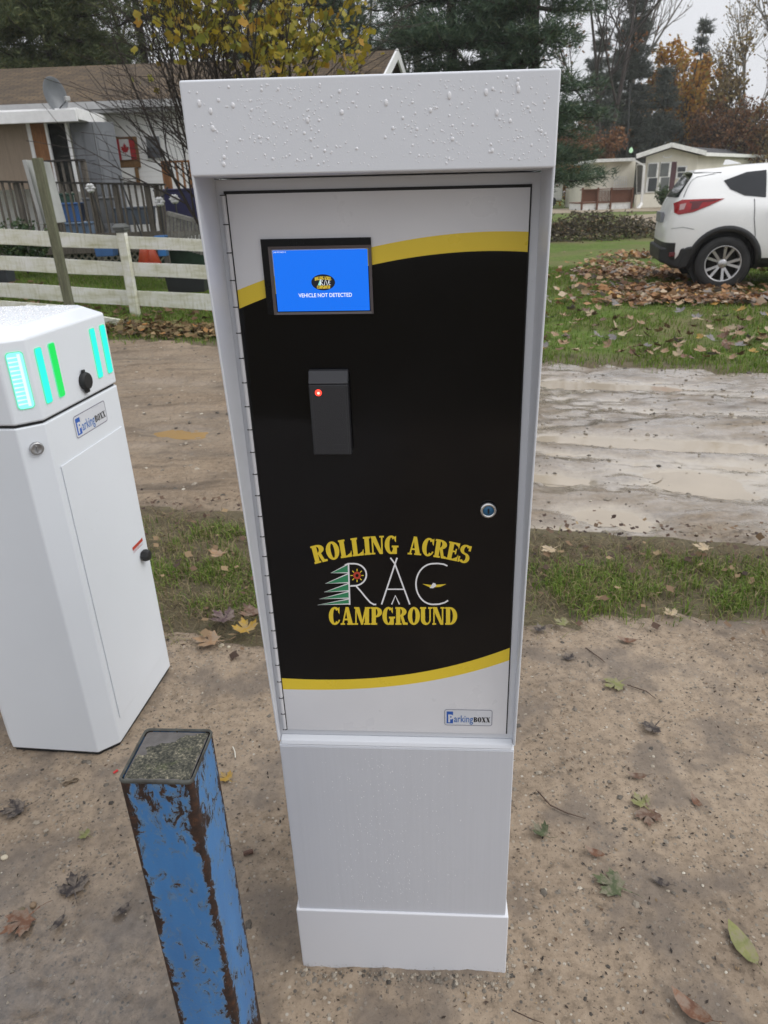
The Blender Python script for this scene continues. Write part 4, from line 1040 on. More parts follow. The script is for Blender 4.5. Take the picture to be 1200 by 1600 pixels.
deck = empty('deck', 'long grey weathered wooden deck with baluster railing in front of the left house', 'deck', (0, 0, 0))
ztop = lambda x: pA[2] + (pB[2] - pA[2]) * (x - pA[0]) / (pB[0] - pA[0])
pxx = lambda px, py=320: float(ony(px, py, DK)[0])
railing('deck', deck, pA[0] - 1.5, pxx(262), DK, ztop, DZ + .12, .125, M_wood_grey, M_wood_dark, [pxx(x) for x in (-30, 30, 85, 145, 183, 232, 247)])
m = MB(); x0 = pA[0] - 1.5; x1 = pxx(262)
for i in range(24):
    yy = DK + .06 + i * .145; m.box(x0, x1, yy, yy + .135, DZ - .04, DZ)
m.box(x0, x1, DK - .03, DK + .005, DZ - .22, DZ - .005); m.build('floor', M_wood_grey, deck)
lat = MB()
for i in range(70):
    xx = x0 + i * .13
    if xx < pxx(210):
        lat.beam((xx, DK + .01, .1), (xx + .6, DK + .01, .7), .03, .008, (0, 1, 0)); lat.beam((xx + .6, DK + .022, .1), (xx, DK + .022, .7), .03, .008, (0, 1, 0))
lat.build('lattice', board('lattice_wood', (.26, .25, .19), (.12, .11, .085)), deck)
m = MB(); m.box(x0, x1 + .5, DK + .5, DK + .55, .0, .78); m.build('under_deck_shade', simple('shaded_green_netting', (.02, .045, .028), .9, var=.5, scale=3), deck)  # green netting sheet; the shade under the deck is put into its dark colour
# raised back railing near the doors, and a brown railing on the right
for nm, px0, px1, pyt, Yd, mb_, lab in (('porch_railing', 62, 132, 251, 16.6, M_wood_grey, 'short green-grey porch railing in front of the dark open doorway'), ('porch_railing', 252, 330, 252, 17.4, M_wood_brown, 'brown wooden porch railing before the white siding beside the flag window')):
    rt = empty(nm, lab, 'railing', (0, 0, 0)); a, b = ony(px0, pyt, Yd), ony(px1, pyt + 1, Yd)
    railing(nm, rt, a[0], b[0], Yd, lambda x, a=a: a[2], DZ + .1, .15, mb_, mb_ if px0 > 200 else M_wood_dark, [a[0] + .06, b[0] - .06], .045)
# stair balustrade at the right end
st = empty('stair_railing', 'slanting grey slatted stair railing at the right end of the deck', 'railing', (0, 0, 0))
m = MB(); a, b = Vector(ony(262, 333, 14.2)), Vector(ony(325, 350, 13.6))
m.beam(a, b, .06, .07)
for i in range(12):
    p_ = a.lerp(b, i / 11); m.beam(p_, p_ - Vector((.06, 0, .55)), .05, .03, (0, 1, 0))
m.build('balustrade', board('pale_slats', (.30, .29, .26), (.16, .15, .13)), st)

# ------------------------------------------------------------ left house
HY = 19.0
hp = lambda px, py, Y=HY: ony(px, py, Y)
house = empty('bungalow', 'white-sided bungalow with long brown shingle roof behind the deck', 'house', (-8, HY, 0))
hb = Vector(house.location)
x0, x1 = hp(-260, 200)[0], hp(440, 200)[0]; ze = hp(100, 166)[2]
m = MB(); m.box(x0 - hb.x, x1 - hb.x, 0, 7.0, .0, ze - .02); m.build('wall', M_siding, house)
er = hp(100, 160, HY - .45)[2]; rz = hp(100, 104, HY + 3.5)[2]; dz = -.0
m = MB(); m.add([(x0 - .4 - hb.x, -.45, er), (x1 + .4 - hb.x, -.45, er), (x1 + .4 - hb.x, 3.5, rz), (x0 - .4 - hb.x, 3.5, rz), (x1 + .4 - hb.x, 7.45, er), (x0 - .4 - hb.x, 7.45, er),
                 (x0 - .4 - hb.x, -.45, er - .06), (x1 + .4 - hb.x, -.45, er - .06), (x1 + .4 - hb.x, 3.5, rz - .08), (x0 - .4 - hb.x, 3.5, rz - .08), (x1 + .4 - hb.x, 7.45, er - .06), (x0 - .4 - hb.x, 7.45, er - .06)],
                [(0, 1, 2, 3), (3, 2, 4, 5), (7, 6, 9, 8), (8, 9, 11, 10), (0, 6, 7, 1), (1, 7, 8, 2), (2, 8, 10, 4), (0, 3, 9, 6), (3, 5, 11, 9)])
rf = m.build('roof', M_roof, house)
# the shingle rows run along x; rotate the pattern by mapping z of the slope onto brick rows
m = MB(); m.box(x0 - .4 - hb.x, x1 + .4 - hb.x, -.60, -.452, er - .17, er - .02); m.box(x0 - .4 - hb.x, x1 + .4 - hb.x, -.50, -.004, er - .24, er - .18); m.build('gutter', M_gutter, house)
def wall_part(name, px0, px1, py0, py1, mat, root, Y, th=.05, bevel=0, base=hb):
    a = hp(px0, (py0 + py1) / 2, Y); b = hp(px1, (py0 + py1) / 2, Y); t = hp((px0 + px1) / 2, py0, Y); u = hp((px0 + px1) / 2, py1, Y)
    m = MB(); m.box(a[0] - base.x, b[0] - base.x, Y - th - base.y, Y - base.y - .001, u[2], t[2]); return m.build(name, mat, root, bevel, 1)
wf = wall_part('window', 176, 217, 214, 262, M_wood_tan, house, HY, .06)
wall_part('panel', 180, 213, 262.5, 284, M_siding, house, HY - .061, .01).parent = wf
flag_p0, flag_p1 = hp(179, 218, HY - .08), hp(214, 249, HY - .08)
w2 = wall_part('window', 228, 253, 211, 249, M_trim, house, HY, .05); wall_part('pane', 230, 251, 213, 247, M_screen, w2, HY - .051, .01)
wall_part('pane', 230, 251, 230, 247, M_glass, w2, HY - .062, .008)
wall_part('frame_post', 213, 218, 262, 290, M_wood_tan, house, HY - .04, .05)
# porch shed with its white roof edge
porch = empty('porch', 'tan-panelled enclosed porch with a white roof edge and open dark doorway', 'porch', (-8, 17.2, 0)); pb = Vector(porch.location)
PY = 17.3
wp_ = lambda name, a, b, c, d, mat, Y, th=.05: wall_part(name, a, b, c, d, mat, porch, Y, th, 0, pb)
wp_('wall_panel', -200, 52, 190, 300, M_tanpanel, PY); wp_('corner_trim', 52.5, 58, 190, 300, M_trim, PY - .01, .06)
wp_('brown_panel', 58.5, 80, 192, 300, M_wood_brown, PY); wp_('door_trim', 80.5, 84, 192, 300, M_trim, PY - .01, .06)
wp_('doorway', 84.5, 112, 192, 300, M_dark, PY + .2, .02); wp_('door_trim', 112, 115.5, 192, 300, M_trim, PY - .01, .06)
a = hp(-200, 195, PY)[0] - pb.x; b = hp(137, 195, PY)[0] - pb.x; zt = hp(60, 176, PY - .4)[2]; zb_ = hp(60, 192, PY - .4)[2]
m = MB(); m.box(a, b, -.35, 1.4, zb_ + .03, zt + .06); m.box(a, b - .02, -.42, -.351, zb_ - .01, zt + .03); m.build('roof_edge', M_trim, porch, .01, 1)
# double grey doors, ajar
dd = empty('double_door', 'tall grey panelled double door standing beside the flag window', 'door', (hp(115, 250, PY)[0], PY + .12, 0)); db = Vector(dd.location)
for (p0, p1, rot) in ((116, 151, 0), (152, 179, 1)):
    a = hp(p0, 240, PY + .1)[0] - db.x; b = hp(p1, 240, PY + .1)[0] - db.x; t = hp(145, 190, PY + .1)[2]; u = DZ
    m = MB(); y1 = .0 if not rot else .22
    m.hull8([(a, y1 * .0, u), (b, y1, u), (b, y1 + .04, u), (a, .04, u)], [(a, 0, t), (b, y1, t), (b, y1 + .04, t), (a, .04, t)])
    lf = m.build('door_leaf', M_greydoor, dd, .004, 1)
    m = MB(); w_ = (b - a)
    for k in range(3):
        for j in range(2):
            xa = a + w_ * (.12 + .44 * j); xb = xa + w_ * .32; za = u + .15 + (t - u - .2) * k / 3; zb2 = za + (t - u - .2) / 3 - .14
            f0 = (xa - a) / w_ * y1; f1 = (xb - a) / w_ * y1
            m.hull8([(xa, f0 - .014, za), (xb, f1 - .014, za), (xb, f1 - .001, za), (xa, f0 - .001, za)], [(xa, f0 - .014, zb2), (xb, f1 - .014, zb2), (xb, f1 - .001, zb2), (xa, f0 - .001, zb2)])
    m.build('door_panels', M_greydoor, lf, .006, 1)
# the flag in the window
fo = empty('flag', 'red and white maple leaf flag hung in the wood-framed window', 'flag', flag_p0)
W_, H_ = flag_p1[0] - flag_p0[0], flag_p0[2] - flag_p1[2]
m = MB(); m.mat(0).box(0, W_ * .22, -.012, 0, -H_, 0).box(W_ * .72, W_, -.012, 0, -H_, 0); m.mat(1).box(W_ * .2202, W_ * .7198, -.012, 0, -H_, 0)
m.mat(0).add([(W_ * .47 + x * W_ * .42, -.014, -H_ * .52 + y * H_ * .52) for x, y in MAPLE], [tuple(range(len(MAPLE)))])
m.build('cloth', [M_flagred, M_flagwhite], fo)
# satellite dish on the porch edge
dl = Vector(hp(84, 150, 17.0)); ds = empty('satellite_dish', 'grey satellite dish on a bent arm above the white porch edge', 'satellite dish', hp(78, 184, 17.0)); db = Vector(ds.location)
m = MB(); m.smooth = True; prof = [(.001, 0)] + [(.34 * k / 6, .10 * (k / 6) ** 2) for k in range(1, 7)] + [(.35, .10), (.33, .088)] + [(.33 * k / 6, .10 * (k / 6) ** 2 - .012) for k in range(5, 0, -1)]
m.lathe(prof, 28, (0, 0, 0), 'X'); o = m.build('reflector', M_dish, ds); o.location = dl - db; o.scale = (.8, .72, .98); o.rotation_euler = (0, rad(-10), rad(-40))
m = MB(); m.smooth = True; e_ = Vector(hp(76, 187, 17.0)) - db; m.tube([e_, e_ + Vector((.06, 0, .18)), dl - db + Vector((-.02, .05, -.2)), dl - db + Vector((0, .06, 0))], .025, 8)
m.tube([dl - db + Vector((0, .02, -.28)), dl - db + Vector((.18, -.2, -.22)), Vector(hp(104, 157, 16.8)) - db], .014, 6); m.build('arm', M_dish, ds)
m = MB(); m.box(-.05, .05, -.06, .06, -.04, .05); o = m.build('receiver', simple('pale_receiver', (.4, .4, .4), .5), ds, .015, 2); o.location = Vector(hp(105, 155, 16.8)) - db; o.rotation_euler = (0, 0, .6)

# house with the gable beyond the yellow tree
gy_ = 25.0; pk = Vector(ony(619, 77, gy_)); g2 = empty('gabled_house', 'brown-shingled house gable with white rake trim rising behind the kiosk hood', 'house', (pk.x, pk.y, 0), rad(-17)); s_ = .56
m = MB(); hw = 3.2; zp = pk.z; ln = 9.0
m.add([(-ln, -hw, 0), (-.3, -hw, 0), (-.3, hw, 0), (-ln, hw, 0), (-ln, -hw, zp - s_ * hw - .1), (-.3, -hw, zp - s_ * hw - .1), (-.3, hw, zp - s_ * hw - .1), (-ln, hw, zp - s_ * hw - .1), (-.3, 0, zp - .1), (-ln, 0, zp - .1)],
      [(0, 1, 5, 4), (2, 3, 7, 6), (1, 2, 6, 8, 5), (3, 0, 4, 9, 7)]); m.build('wall', M_grey_side, g2)
m = MB(); h2 = hw + .4
for sg in (-1, 1):
    m.hull8([(-ln - .3, 0, zp - .1), (0, 0, zp - .1), (0, sg * h2, zp - .1 - s_ * h2), (-ln - .3, sg * h2, zp - .1 - s_ * h2)], [(-ln - .3, 0, zp), (0, 0, zp), (0, sg * h2, zp - s_ * h2), (-ln - .3, sg * h2, zp - s_ * h2)])
fixnormals(m.build('roof', M_roof, g2))
m = MB()
for sg in (-1, 1): m.hull8([(.002, 0, zp - .26), (.06, 0, zp - .26), (.06, sg * h2, zp - .26 - s_ * h2), (.002, sg * h2, zp - .26 - s_ * h2)], [(.002, 0, zp + .02), (.06, 0, zp + .02), (.06, sg * h2, zp + .02 - s_ * h2), (.002, sg * h2, zp + .02 - s_ * h2)])
fixnormals(m.build('rake_trim', M_trim, g2))

# things round the deck
def crate(name, lab, cat, px, py, Y, w, d, hgt, mat, z=None):
    c = ony(px, py, Y); m = MB(); t = .92
    m.hull8([(-w / 2 * t, -d / 2 * t, 0), (w / 2 * t, -d / 2 * t, 0), (w / 2 * t, d / 2 * t, 0), (-w / 2 * t, d / 2 * t, 0)], [(-w / 2, -d / 2, hgt), (w / 2, -d / 2, hgt), (w / 2, d / 2, hgt), (-w / 2, d / 2, hgt)])
    m.box(-w / 2 - .02, w / 2 + .02, -d / 2 - .02, d / 2 + .02, hgt + .001, hgt + .04)
    o = m.build(name, mat, None, .012, 2); o.location = (c[0], c[1], c[2] if z is None else z); return tag(o, lab, cat)
M_plblue = simple('blue_plastic', (.05, .13, .32), .4); M_plpale = simple('pale_blue_plastic', (.18, .27, .40), .4); M_plgreen = simple('dark_green_plastic', (.02, .06, .04), .5); M_plnavy = simple('navy_plastic', (.03, .03, .10), .5)
M_plor = simple('orange_plastic', (.50, .085, .04), .45, var=.15); M_plblk = simple('black_plastic', (.015, .017, .02), .5)
crate('storage_bin', 'bright blue storage bin seen between the deck balusters', 'bin', 108, 312, 16.0, .42, .4, .32, M_plblue, DZ + .35)
crate('storage_bin', 'pale blue plastic tub standing low behind the deck balusters', 'bin', 120, 325, 15.8, .5, .4, .28, M_plpale, DZ + .02)
crate('storage_bin', 'dark green bin behind the deck railing next to the leaning post', 'bin', 93, 325, 16.2, .5, .5, .85, M_plgreen, DZ)
crate('storage_bin', 'grey-blue box behind the deck railing below the flag window', 'bin', 208, 318, 16.0, .75, .5, .3, simple('slate_plastic', (.12, .15, .19), .5), DZ + .25)
crate('storage_bin', 'navy covered box behind the railing at the right end of the deck', 'bin', 283, 320, 15.9, .85, .6, .75, M_plnavy, DZ + .1)
crate('gas_grill', 'grey covered barbecue box on the deck in front of the double doors', 'grill', 160, 316, 16.2, .62, .5, .45, simple('grill_grey', (.14, .145, .15), .5), DZ + .3)
crate('tarp_bundle', 'bright blue tarp bundle under the deck left of the capped fence post', 'tarp', 168, 400, 13.6, .34, .3, .26, M_plblue)
crate('barrel', 'blue barrel under the deck right of the orange cone', 'barrel', 256, 400, 13.4, .15, .2, .3, simple('bright_blue', (.03, .16, .42), .4))
crate('planter_box', 'dark planter box standing on the lawn behind the lowest fence board', 'planter', 296, 455, 11.6, .6, .4, .26, M_plblk)
crate('planter_box', 'dark slate block on the lawn at the left edge under the middle fence board', 'planter', 0, 441, 11.9, .42, .3, .24, simple('slate_block', (.035, .04, .05), .5))
def cone(px, py, Y, hgt, lab, group=None):
    c = ony(px, py, Y); m = MB(); m.smooth = True; m.lathe([(.14, .03), (.03, hgt), (.001, hgt + .01)], 18); m.smooth = False; m.box(-.17, .17, -.17, .17, 0, .03)
    o = m.build('traffic_cone', M_plor); o.location = c; return tag(o, lab, 'cone', group)
cone(229, 414, 13.3, .42, 'left one of two orange cones under the deck behind the fence', 'orange cones under the deck')
cone(241, 416, 13.3, .38, 'right one of two orange cones under the deck behind the fence', 'orange cones under the deck')
# wind chime pole and solar flower stakes
M_pole = simple('dark_metal_pole', (.03, .03, .03), .5)
def stake(px0, py0, px1, py1, Y, lab, head=None, bend=None):
    a, b = Vector(ony(px0, py0, Y)), Vector(ony(px1, py1, Y)); m = MB(); m.tube([a, b], .016, 6)
    if bend: m.tube([b, Vector(ony(*bend, Y))], .016, 6)
    r = empty('garden_stake', lab, 'garden stake', a); o = m.build('pole', M_pole); o.parent = r; o.location = -a
    if head:
        h_ = MB(); h_.smooth = True
        for k in range(6):
            t = k * 1.05; c = b + Vector((.05 * math.cos(t), -.02, .05 * math.sin(t))); h_.lathe([(.001, -.03), (.045, 0), (.05, .02), (.001, .05)], 8, c)
        o = h_.build('flower', head); o.parent = r; o.location = -a
M_petal = simple('white_petal', (.72, .72, .72), .5)
stake(165, 362, 142, 295, 14.6, 'white solar flower stake in front of the deck railing near the double doors', M_petal)
stake(222, 370, 186, 275, 14.5, 'slanting dark garden pole leaning before the deck railing below the flag')
stake(256, 366, 250, 316, 14.4, 'white blossom stake at the right end of the deck, left of the navy box', M_petal, (262, 292))
stake(280, 355, 273, 312, 14.4, 'white blossom stake before the navy box beside the stair railing', M_petal)
# ------------------------------------------------------------ mobile home on the right
MY = 50.0
M_pane = simple('curtained_pane', (.13, .14, .14), .2, var=.25, scale=1.0); M_pane2 = simple('dark_pane', (.04, .045, .05), .15, var=.3, scale=1)
M_shut = simple('plum_shutter', (.10, .045, .055), .6); M_wtrim = simple('white_house_trim', (.80, .80, .78), .5)
M_redwood = board('red_brown_deck_wood', (.20, .09, .055), (.12, .05, .035), (6, 6, .6))
mo_ = np.array(ony(1045, 325, MY)); home = empty('mobile_home', 'cream mobile home with low front gable, tall white windows and a flat-roofed side addition', 'house', (mo_[0], MY, .14), 0)
hb2 = Vector(home.location)
def M(px, py, Y=MY): v = Vector(ony(px, py, Y)) - hb2; return v
def mbox(name, mat, px0, px1, py0, py1, Y0, Y1, root=home, bevel=0):
    a, b = M(px0, (py0 + py1) / 2, Y0), M(px1, (py0 + py1) / 2, Y0); t, u = M((px0 + px1) / 2, py0, Y0), M((px0 + px1) / 2, py1, Y0)
    m = MB(); m.box(a.x, b.x, Y0 - MY, Y1 - MY, min(u.z, t.z), t.z); return m.build(name, mat, root, bevel, 1)
# front gable volume, extruded back and to the right along its ridge
pk_, le, re_ = M(1047, 228), M(992, 246), M(1100, 241)
bk = Vector((10.0, 11.0, 0)); base_z = -.3
L0, R0_ = Vector((M(1004, 300).x, 0, base_z)), Vector((re_.x - .35, 0, base_z))
lz, rz_ = le.z - .05, re_.z - .05
m = MB(); A = [L0, R0_, Vector((R0_.x, 0, rz_)), Vector((pk_.x, 0, pk_.z - .12)), Vector((L0.x, 0, lz + .1))]
m.add([tuple(p) for p in A] + [tuple(p + bk) for p in A], [(0, 1, 2, 3, 4), (9, 8, 7, 6, 5), (1, 6, 7, 2), (0, 4, 9, 5)]); m.build('wall', M_cream, home)
m = MB(); fo_ = Vector((-.1, -.5, 0))
for (e0, p0) in ((le, pk_), (re_, pk_)):
    q0, q1 = e0 + fo_, p0 + fo_; up = Vector((0, 0, .10))
    ring8 = [q0, q1, q1 + bk + Vector((0, 1, 0)), q0 + bk + Vector((0, 1, 0))]
    m.hull8([p - up for p in ring8], ring8)
rfo = fixnormals(m.build('roof', M_roof2, home))
m = MB()
for (e0, p0) in ((le, pk_), (re_, pk_)):
    q0, q1 = e0 + fo_ + Vector((0, -.03, .04)), p0 + fo_ + Vector((0, -.03, .04)); m.beam(q0, q1, .06, .26, (0, 0, 1))
m.build('rake_trim', M_wtrim, home)
m = MB(); q0 = re_ + fo_ + Vector((0, -.02, -.02)); m.beam(q0, q0 + bk, .05, .2, (0, 0, 1)); m.build('eave_trim', M_wtrim, home)
for (a, b, c, d, pm) in ((1011, 1028, 254, 301, M_pane), (1030, 1047, 253, 300, M_pane), (1057, 1073, 259, 279, M_pane2)):
    w_ = mbox('window', M_wtrim, a, b, c, d, MY - .12, MY - .01)
    mid = (c + d) / 2
    o = mbox('pane', pm, a + 2, b - 2, c + 2, mid - .8, MY - .14, MY - .121); o.parent = w_
    o = mbox('pane', M_pane2 if b < 1040 else pm, a + 2, b - 2, mid + .8, d - 2, MY - .14, MY - .121); o.parent = w_
# angled bay window at the left corner
m = MB(); a0, a1, b0, b1 = M(994, 256, MY + 1.2), M(1006, 255, MY - .05), M(994, 303, MY + 1.2), M(1006, 303, MY - .05)
m.hull8([b0, b1, b1 + Vector((.15, .1, 0)), b0 + Vector((.15, .1, 0))], [a0, a1, a1 + Vector((.15, .1, 0)), a0 + Vector((.15, .1, 0))]); bw_ = fixnormals(m.build('bay_window', M_wtrim, home))
m = MB(); of = Vector((-.02, -.03, 0)); ins = lambda p, q, s: p.lerp(q, s)
m.add([tuple(ins(b0, b1, .15).lerp(ins(a0, a1, .15), .06) + of), tuple(ins(b0, b1, .85).lerp(ins(a0, a1, .85), .06) + of), tuple(ins(b0, b1, .85).lerp(ins(a0, a1, .85), .94) + of), tuple(ins(b0, b1, .15).lerp(ins(a0, a1, .15), .94) + of)], [(0, 1, 2, 3)]); m.build('pane', M_pane2, bw_)
mbox('shutter', M_shut, 1047.5, 1055, 253, 302, MY - .09, MY - .011)
mbox('bay_base', M_cream, 994, 1048, 303, 327, MY - .10, MY + .3)
m = MB(); m.beam(M(986, 247, MY - .4), M(1007, 259, MY - .5), .09, .09); m.beam(M(1006.5, 259, MY - .5), M(1002, 318, MY - .5), .12, .12, (0, 1, 0)); m.beam(M(1002, 318, MY - .5), M(995, 328, MY - .8), .16, .16, (0, 1, 0)); m.build('downspout', M_wtrim, home)
mbox('side_wall', M_cream, 938, 990, 252, 330, MY + 1.5, MY + 6); mbox('side_roof', M_wtrim, 931, 993, 247.5, 252.5, MY + .9, MY + 6.5)
mbox('rear_wing', M_cream, 912, 940, 273, 325, MY + 4, MY + 9); mbox('rear_wing_roof', M_wtrim, 918, 941, 270, 274.5, MY + 3.6, MY + 9)
w_ = mbox('window', M_pane2, 923, 936, 278, 296, MY + 3.9, MY + 3.99)
m = MB()
for i in range(7):
    m.beam(M(958 + i * 3.4, 297, MY + 1.42), M(962 + i * 2.8, 275 + abs(i - 3) * 1.0, MY + 1.42), .04, .02, (0, 1, 0))
for k in range(4): m.beam(M(957 + k * .5, 295 - 6 * k, MY + 1.40), M(980 - k * .3, 294 - 6 * k, MY + 1.40), .03, .02, (0, 1, 0))
m.build('trellis', M_wtrim, home)
m = MB(); c = M(1043, 243, MY - .03)
stroke(m, arcpts(0, 0, .28, .12, 180, 360, 8), .07, lambda u, v, l: (c.x + u, c.y, c.z + v)); m.build('gable_ornament', M_wtrim, home)
hd = empty('porch_deck', 'red-brown railed wooden deck on a white skirt at the left end of the mobile home', 'deck', ony(950, 326, MY - .6)); base_h2 = hb2.copy(); hb2 = Vector(hd.location)
def M(px, py, Y=MY): return Vector(ony(px, py, Y)) - hb2
def dbox(name, mat, px0, px1, py0, py1, Y0, Y1):
    a, b = M(px0, (py0 + py1) / 2, Y0), M(px1, (py0 + py1) / 2, Y0); t, u = M((px0 + px1) / 2, py0, Y0), M((px0 + px1) / 2, py1, Y0)
    m = MB(); m.box(a.x, b.x, Y0 - (MY - .6), Y1 - (MY - .6), u.z, t.z); return m.build(name, mat, hd)
dbox('skirt', M_wtrim, 907, 988, 317, 328, MY - .8, MY + 2); dbox('floor', M_redwood, 907, 988, 315.5, 317, MY - .85, MY + 2)
for a, b in ((911, 934), (954, 988)): dbox('privacy_panel', M_redwood, a, b, 296, 315, MY - .75, MY - .68)
m = MB()
for i in range(9):
    p0, p1 = M(935 + i * 2.3, 316, MY - .72), M(935 + i * 2.3, 297, MY - .72); m.beam(p0, p1, .05, .05, (0, 1, 0))
m.build('balusters', M_redwood, hd)
for x in (910, 934, 955, 988): dbox('deck_post', M_redwood, x - 1.2, x + 1.2, 293, 328, MY - .9, MY - .77)
dbox('top_rail', M_redwood, 908, 990, 294.5, 296, MY - .92, MY - .66)
c_ = ony(878, 322, 58); tr = empty('camper_trailer', 'white camper trailer end just showing beside the kiosk, far behind', 'trailer', (c_[0] - 1.2, 58, .25))
m = MB(); m.box(-2.2, 1.2, 0, 2.3, .35, 2.1); m.build('body', M_wtrim, tr, .12, 3)
for x in (-1.2, .4):
    m = MB(); m.smooth = True; m.lathe([(.3, -.1), (.32, .1)], 16, (x, -.05, .32), '-Y'); m.build('wheel', M_plblk, tr)
a, b = Vector(ony(983, 250, 56)), Vector(ony(985, 130, 56)); m = MB(); m.tube([a - Vector((0, 0, 4)), b], .06, 6)
po = empty('yard_lamp', 'thin pole with a small pale green yard lamp left of the mobile home gable', 'lamp post', (a.x, a.y, 0)); o = m.build('pole', M_pole, po); o.location = -Vector(po.location)
m = MB(); m.smooth = True; m.lathe([(.03, .2), (.12, .08), (.14, -.06), (.05, -.16)], 12, Vector(ony(986, 235, 55.8)) - Vector(po.location)); m.build('lamp_head', emis('yard_lamp_glow', (.62, .95, .62), .75), po)

# ------------------------------------------------------------ white SUV
M_carw = simple('pearl_white_paint', (.80, .80, .79), .22, var=.04, scale=1.5, spec=.6); M_clad = simple('black_cladding', (.02, .021, .023), .55, var=.25)
M_cglass = simple('tinted_car_glass', (.010, .012, .015), .06, var=.2); M_tyre = simple('tyre_rubber', (.022, .022, .022), .8, var=.3, bump=.3, bscale=80); M_rim = simple('alloy_rim', (.50, .50, .50), .3, .85, var=.1)
M_tail = simple('tail_light_red', (.30, .008, .012), .12, var=.25, scale=9); M_taild = simple('tail_light_dark', (.10, .012, .016), .12); M_tailc = simple('tail_light_clear', (.48, .30, .30), .15)
CYAW = rad(-14); wc = onz(1122, 451, .14)
wc = np.array(onz(1121, 452, .135))
chd = Vector((math.cos(CYAW), math.sin(CYAW), 0)); clf = Vector((-chd.y, chd.x, 0))
corg = Vector(wc) + clf * .80; corg.z = .135
car = empty('parked_car', 'white compact SUV with dark tinted glass parked on leaf-strewn lawn', 'car', corg, CYAW)
# station tables: x, sill z, shoulder z, belt z, roof edge z, roof centre z, half width, roof half width
xs_ = [-.72, -.45, -.15, .15, .45, .9, 1.35, 1.8, 2.2, 2.6, 3.0, 3.3]
def prof(x):
    belt = np.interp(x, [-.8, 0, 1.5, 2.4, 3.4], [1.19, 1.14, 1.04, 1.00, .86]); roof = np.interp(x, [-.42, .2, .8, 1.4, 1.75, 2.45, 3.4], [1.575, 1.655, 1.675, 1.64, 1.55, 1.06, .86])
    hw = np.interp(x, [-.8, -.3, .5, 2.4, 3.0, 3.4], [.86, .905, .92, .92, .88, .74]); return belt, roof, hw
rows = []
def ring_at(x, xr, wy):
    """one column of points, bottom centre to roof centre; xr shifts each row in x (rear slant), wy scales width"""
    belt, roof, hw = prof(x)
    P = [(x + xr[0], 0, .24), (x + xr[1], .78 * wy, .25), (x + xr[2], (hw - .02) * wy, .40), (x + xr[3], hw * wy, .62), (x + xr[4], hw * wy, .84), (x + xr[5], (hw - .02) * wy, min(belt - .06, 1.04)), (x + xr[6], (hw - .085) * wy, belt)]
    top = min(1.0, max(0.0, (roof - belt) / .48))
    P += [(x + xr[7], (hw - .085 - .16 * top) * wy, belt + (roof - belt) * .62), (x + xr[8], (hw - .085 - .27 * top) * wy, belt + (roof - belt) * .92), (x + xr[9], (hw - .085 - .46 * top) * wy * .9, roof), (x + xr[10], 0, roof + .012)]
    return P
colm = []
rear = [.10, .02, -.185, -.215, -.20, -.13, -.06, .14, .30, .27, .27]      # offsets of the rear face at x=-.72
rs = lambda k: [r_ * k for r_ in rear]
colm.append(ring_at(-.72, rs(1.0), .0)); colm.append(ring_at(-.72, rs(.97), .55)); colm.append(ring_at(-.72, rs(.80), .86)); colm.append(ring_at(-.66, [r_ * .42 for r_ in rear], .975))
for x in xs_[1:]:
    k = .18 if x == -.45 else 0
    colm.append(ring_at(x, [(r_ if i < 7 else r_ * 1.3) * k for i, r_ in enumerate(rear)], 1.0))
for k, (xx, wy) in enumerate(((3.5, .92), (3.62, .6), (3.66, 0))): colm.append(ring_at(xx if xx < 3.6 else xx, [0] * 11, wy))
nr = 11
def shrt(x): return x if x > -.35 else -.35 + (x + .35) * .74
V = []; idx = {}
for i, c in enumerate(colm):
    for j, p in enumerate(c): idx[(i, j, 1)] = len(V); V.append((shrt(p[0]), -p[1], p[2]))
for i, c in enumerate(colm):
    for j, p in enumerate(c):
        if abs(p[1]) < 1e-6: idx[(i, j, -1)] = idx[(i, j, 1)]
        else: idx[(i, j, -1)] = len(V); V.append((shrt(p[0]), p[1], p[2]))
bm = bmesh.new(); bv = [bm.verts.new(v) for v in V]
for sd_ in (1, -1):
    for i in range(len(colm) - 1):
        for j in range(nr - 1):
            q4 = [idx[(i, j, sd_)], idx[(i + 1, j, sd_)], idx[(i + 1, j + 1, sd_)], idx[(i, j + 1, sd_)]]
            u = []
            for t in q4:
                if t not in u: u.append(t)
            if len(u) < 3: continue
            if sd_ == -1: u.reverse()
            try:
                f = bm.faces.new([bv[t] for t in u]); f.smooth = True; f.material_index = 1 if j <= 1 or (j == 2 and i < 3) else 0
            except ValueError: pass
bmesh.ops.remove_doubles(bm, verts=bm.verts, dist=.0005); bmesh.ops.recalc_face_normals(bm, faces=bm.faces)
me = bpy.data.meshes.new('body'); bm.to_mesh(me); bm.free(); me.materials.append(M_carw); me.materials.append(M_clad)
tmp = link('tmp', me); sub = tmp.modifiers.new('s', 'SUBSURF'); sub.levels = 2; sub.render_levels = 2
cut = MB()
for ax in (0, 2.70):
    for sy in (-1, 1): cut.lathe([(.415, -.18), (.415, .18)], 40, (ax, sy * .86, .355), '-Y')
cob = cut.build('cut', M_clad); fixnormals(cob); bo = tmp.modifiers.new('b', 'BOOLEAN'); bo.object = cob; bo.operation = 'DIFFERENCE'; bo.solver = 'EXACT'
dg = bpy.context.evaluated_depsgraph_get(); dg.update(); bme = bpy.data.meshes.new_from_object(tmp.evaluated_get(dg))
bpy.data.objects.remove(tmp); bpy.data.objects.remove(cob)
body = link('body', bme, car)
bvh = BVHTree.FromPolygons([v.co.copy() for v in bme.vertices], [list(p.vertices) for p in bme.polygons])
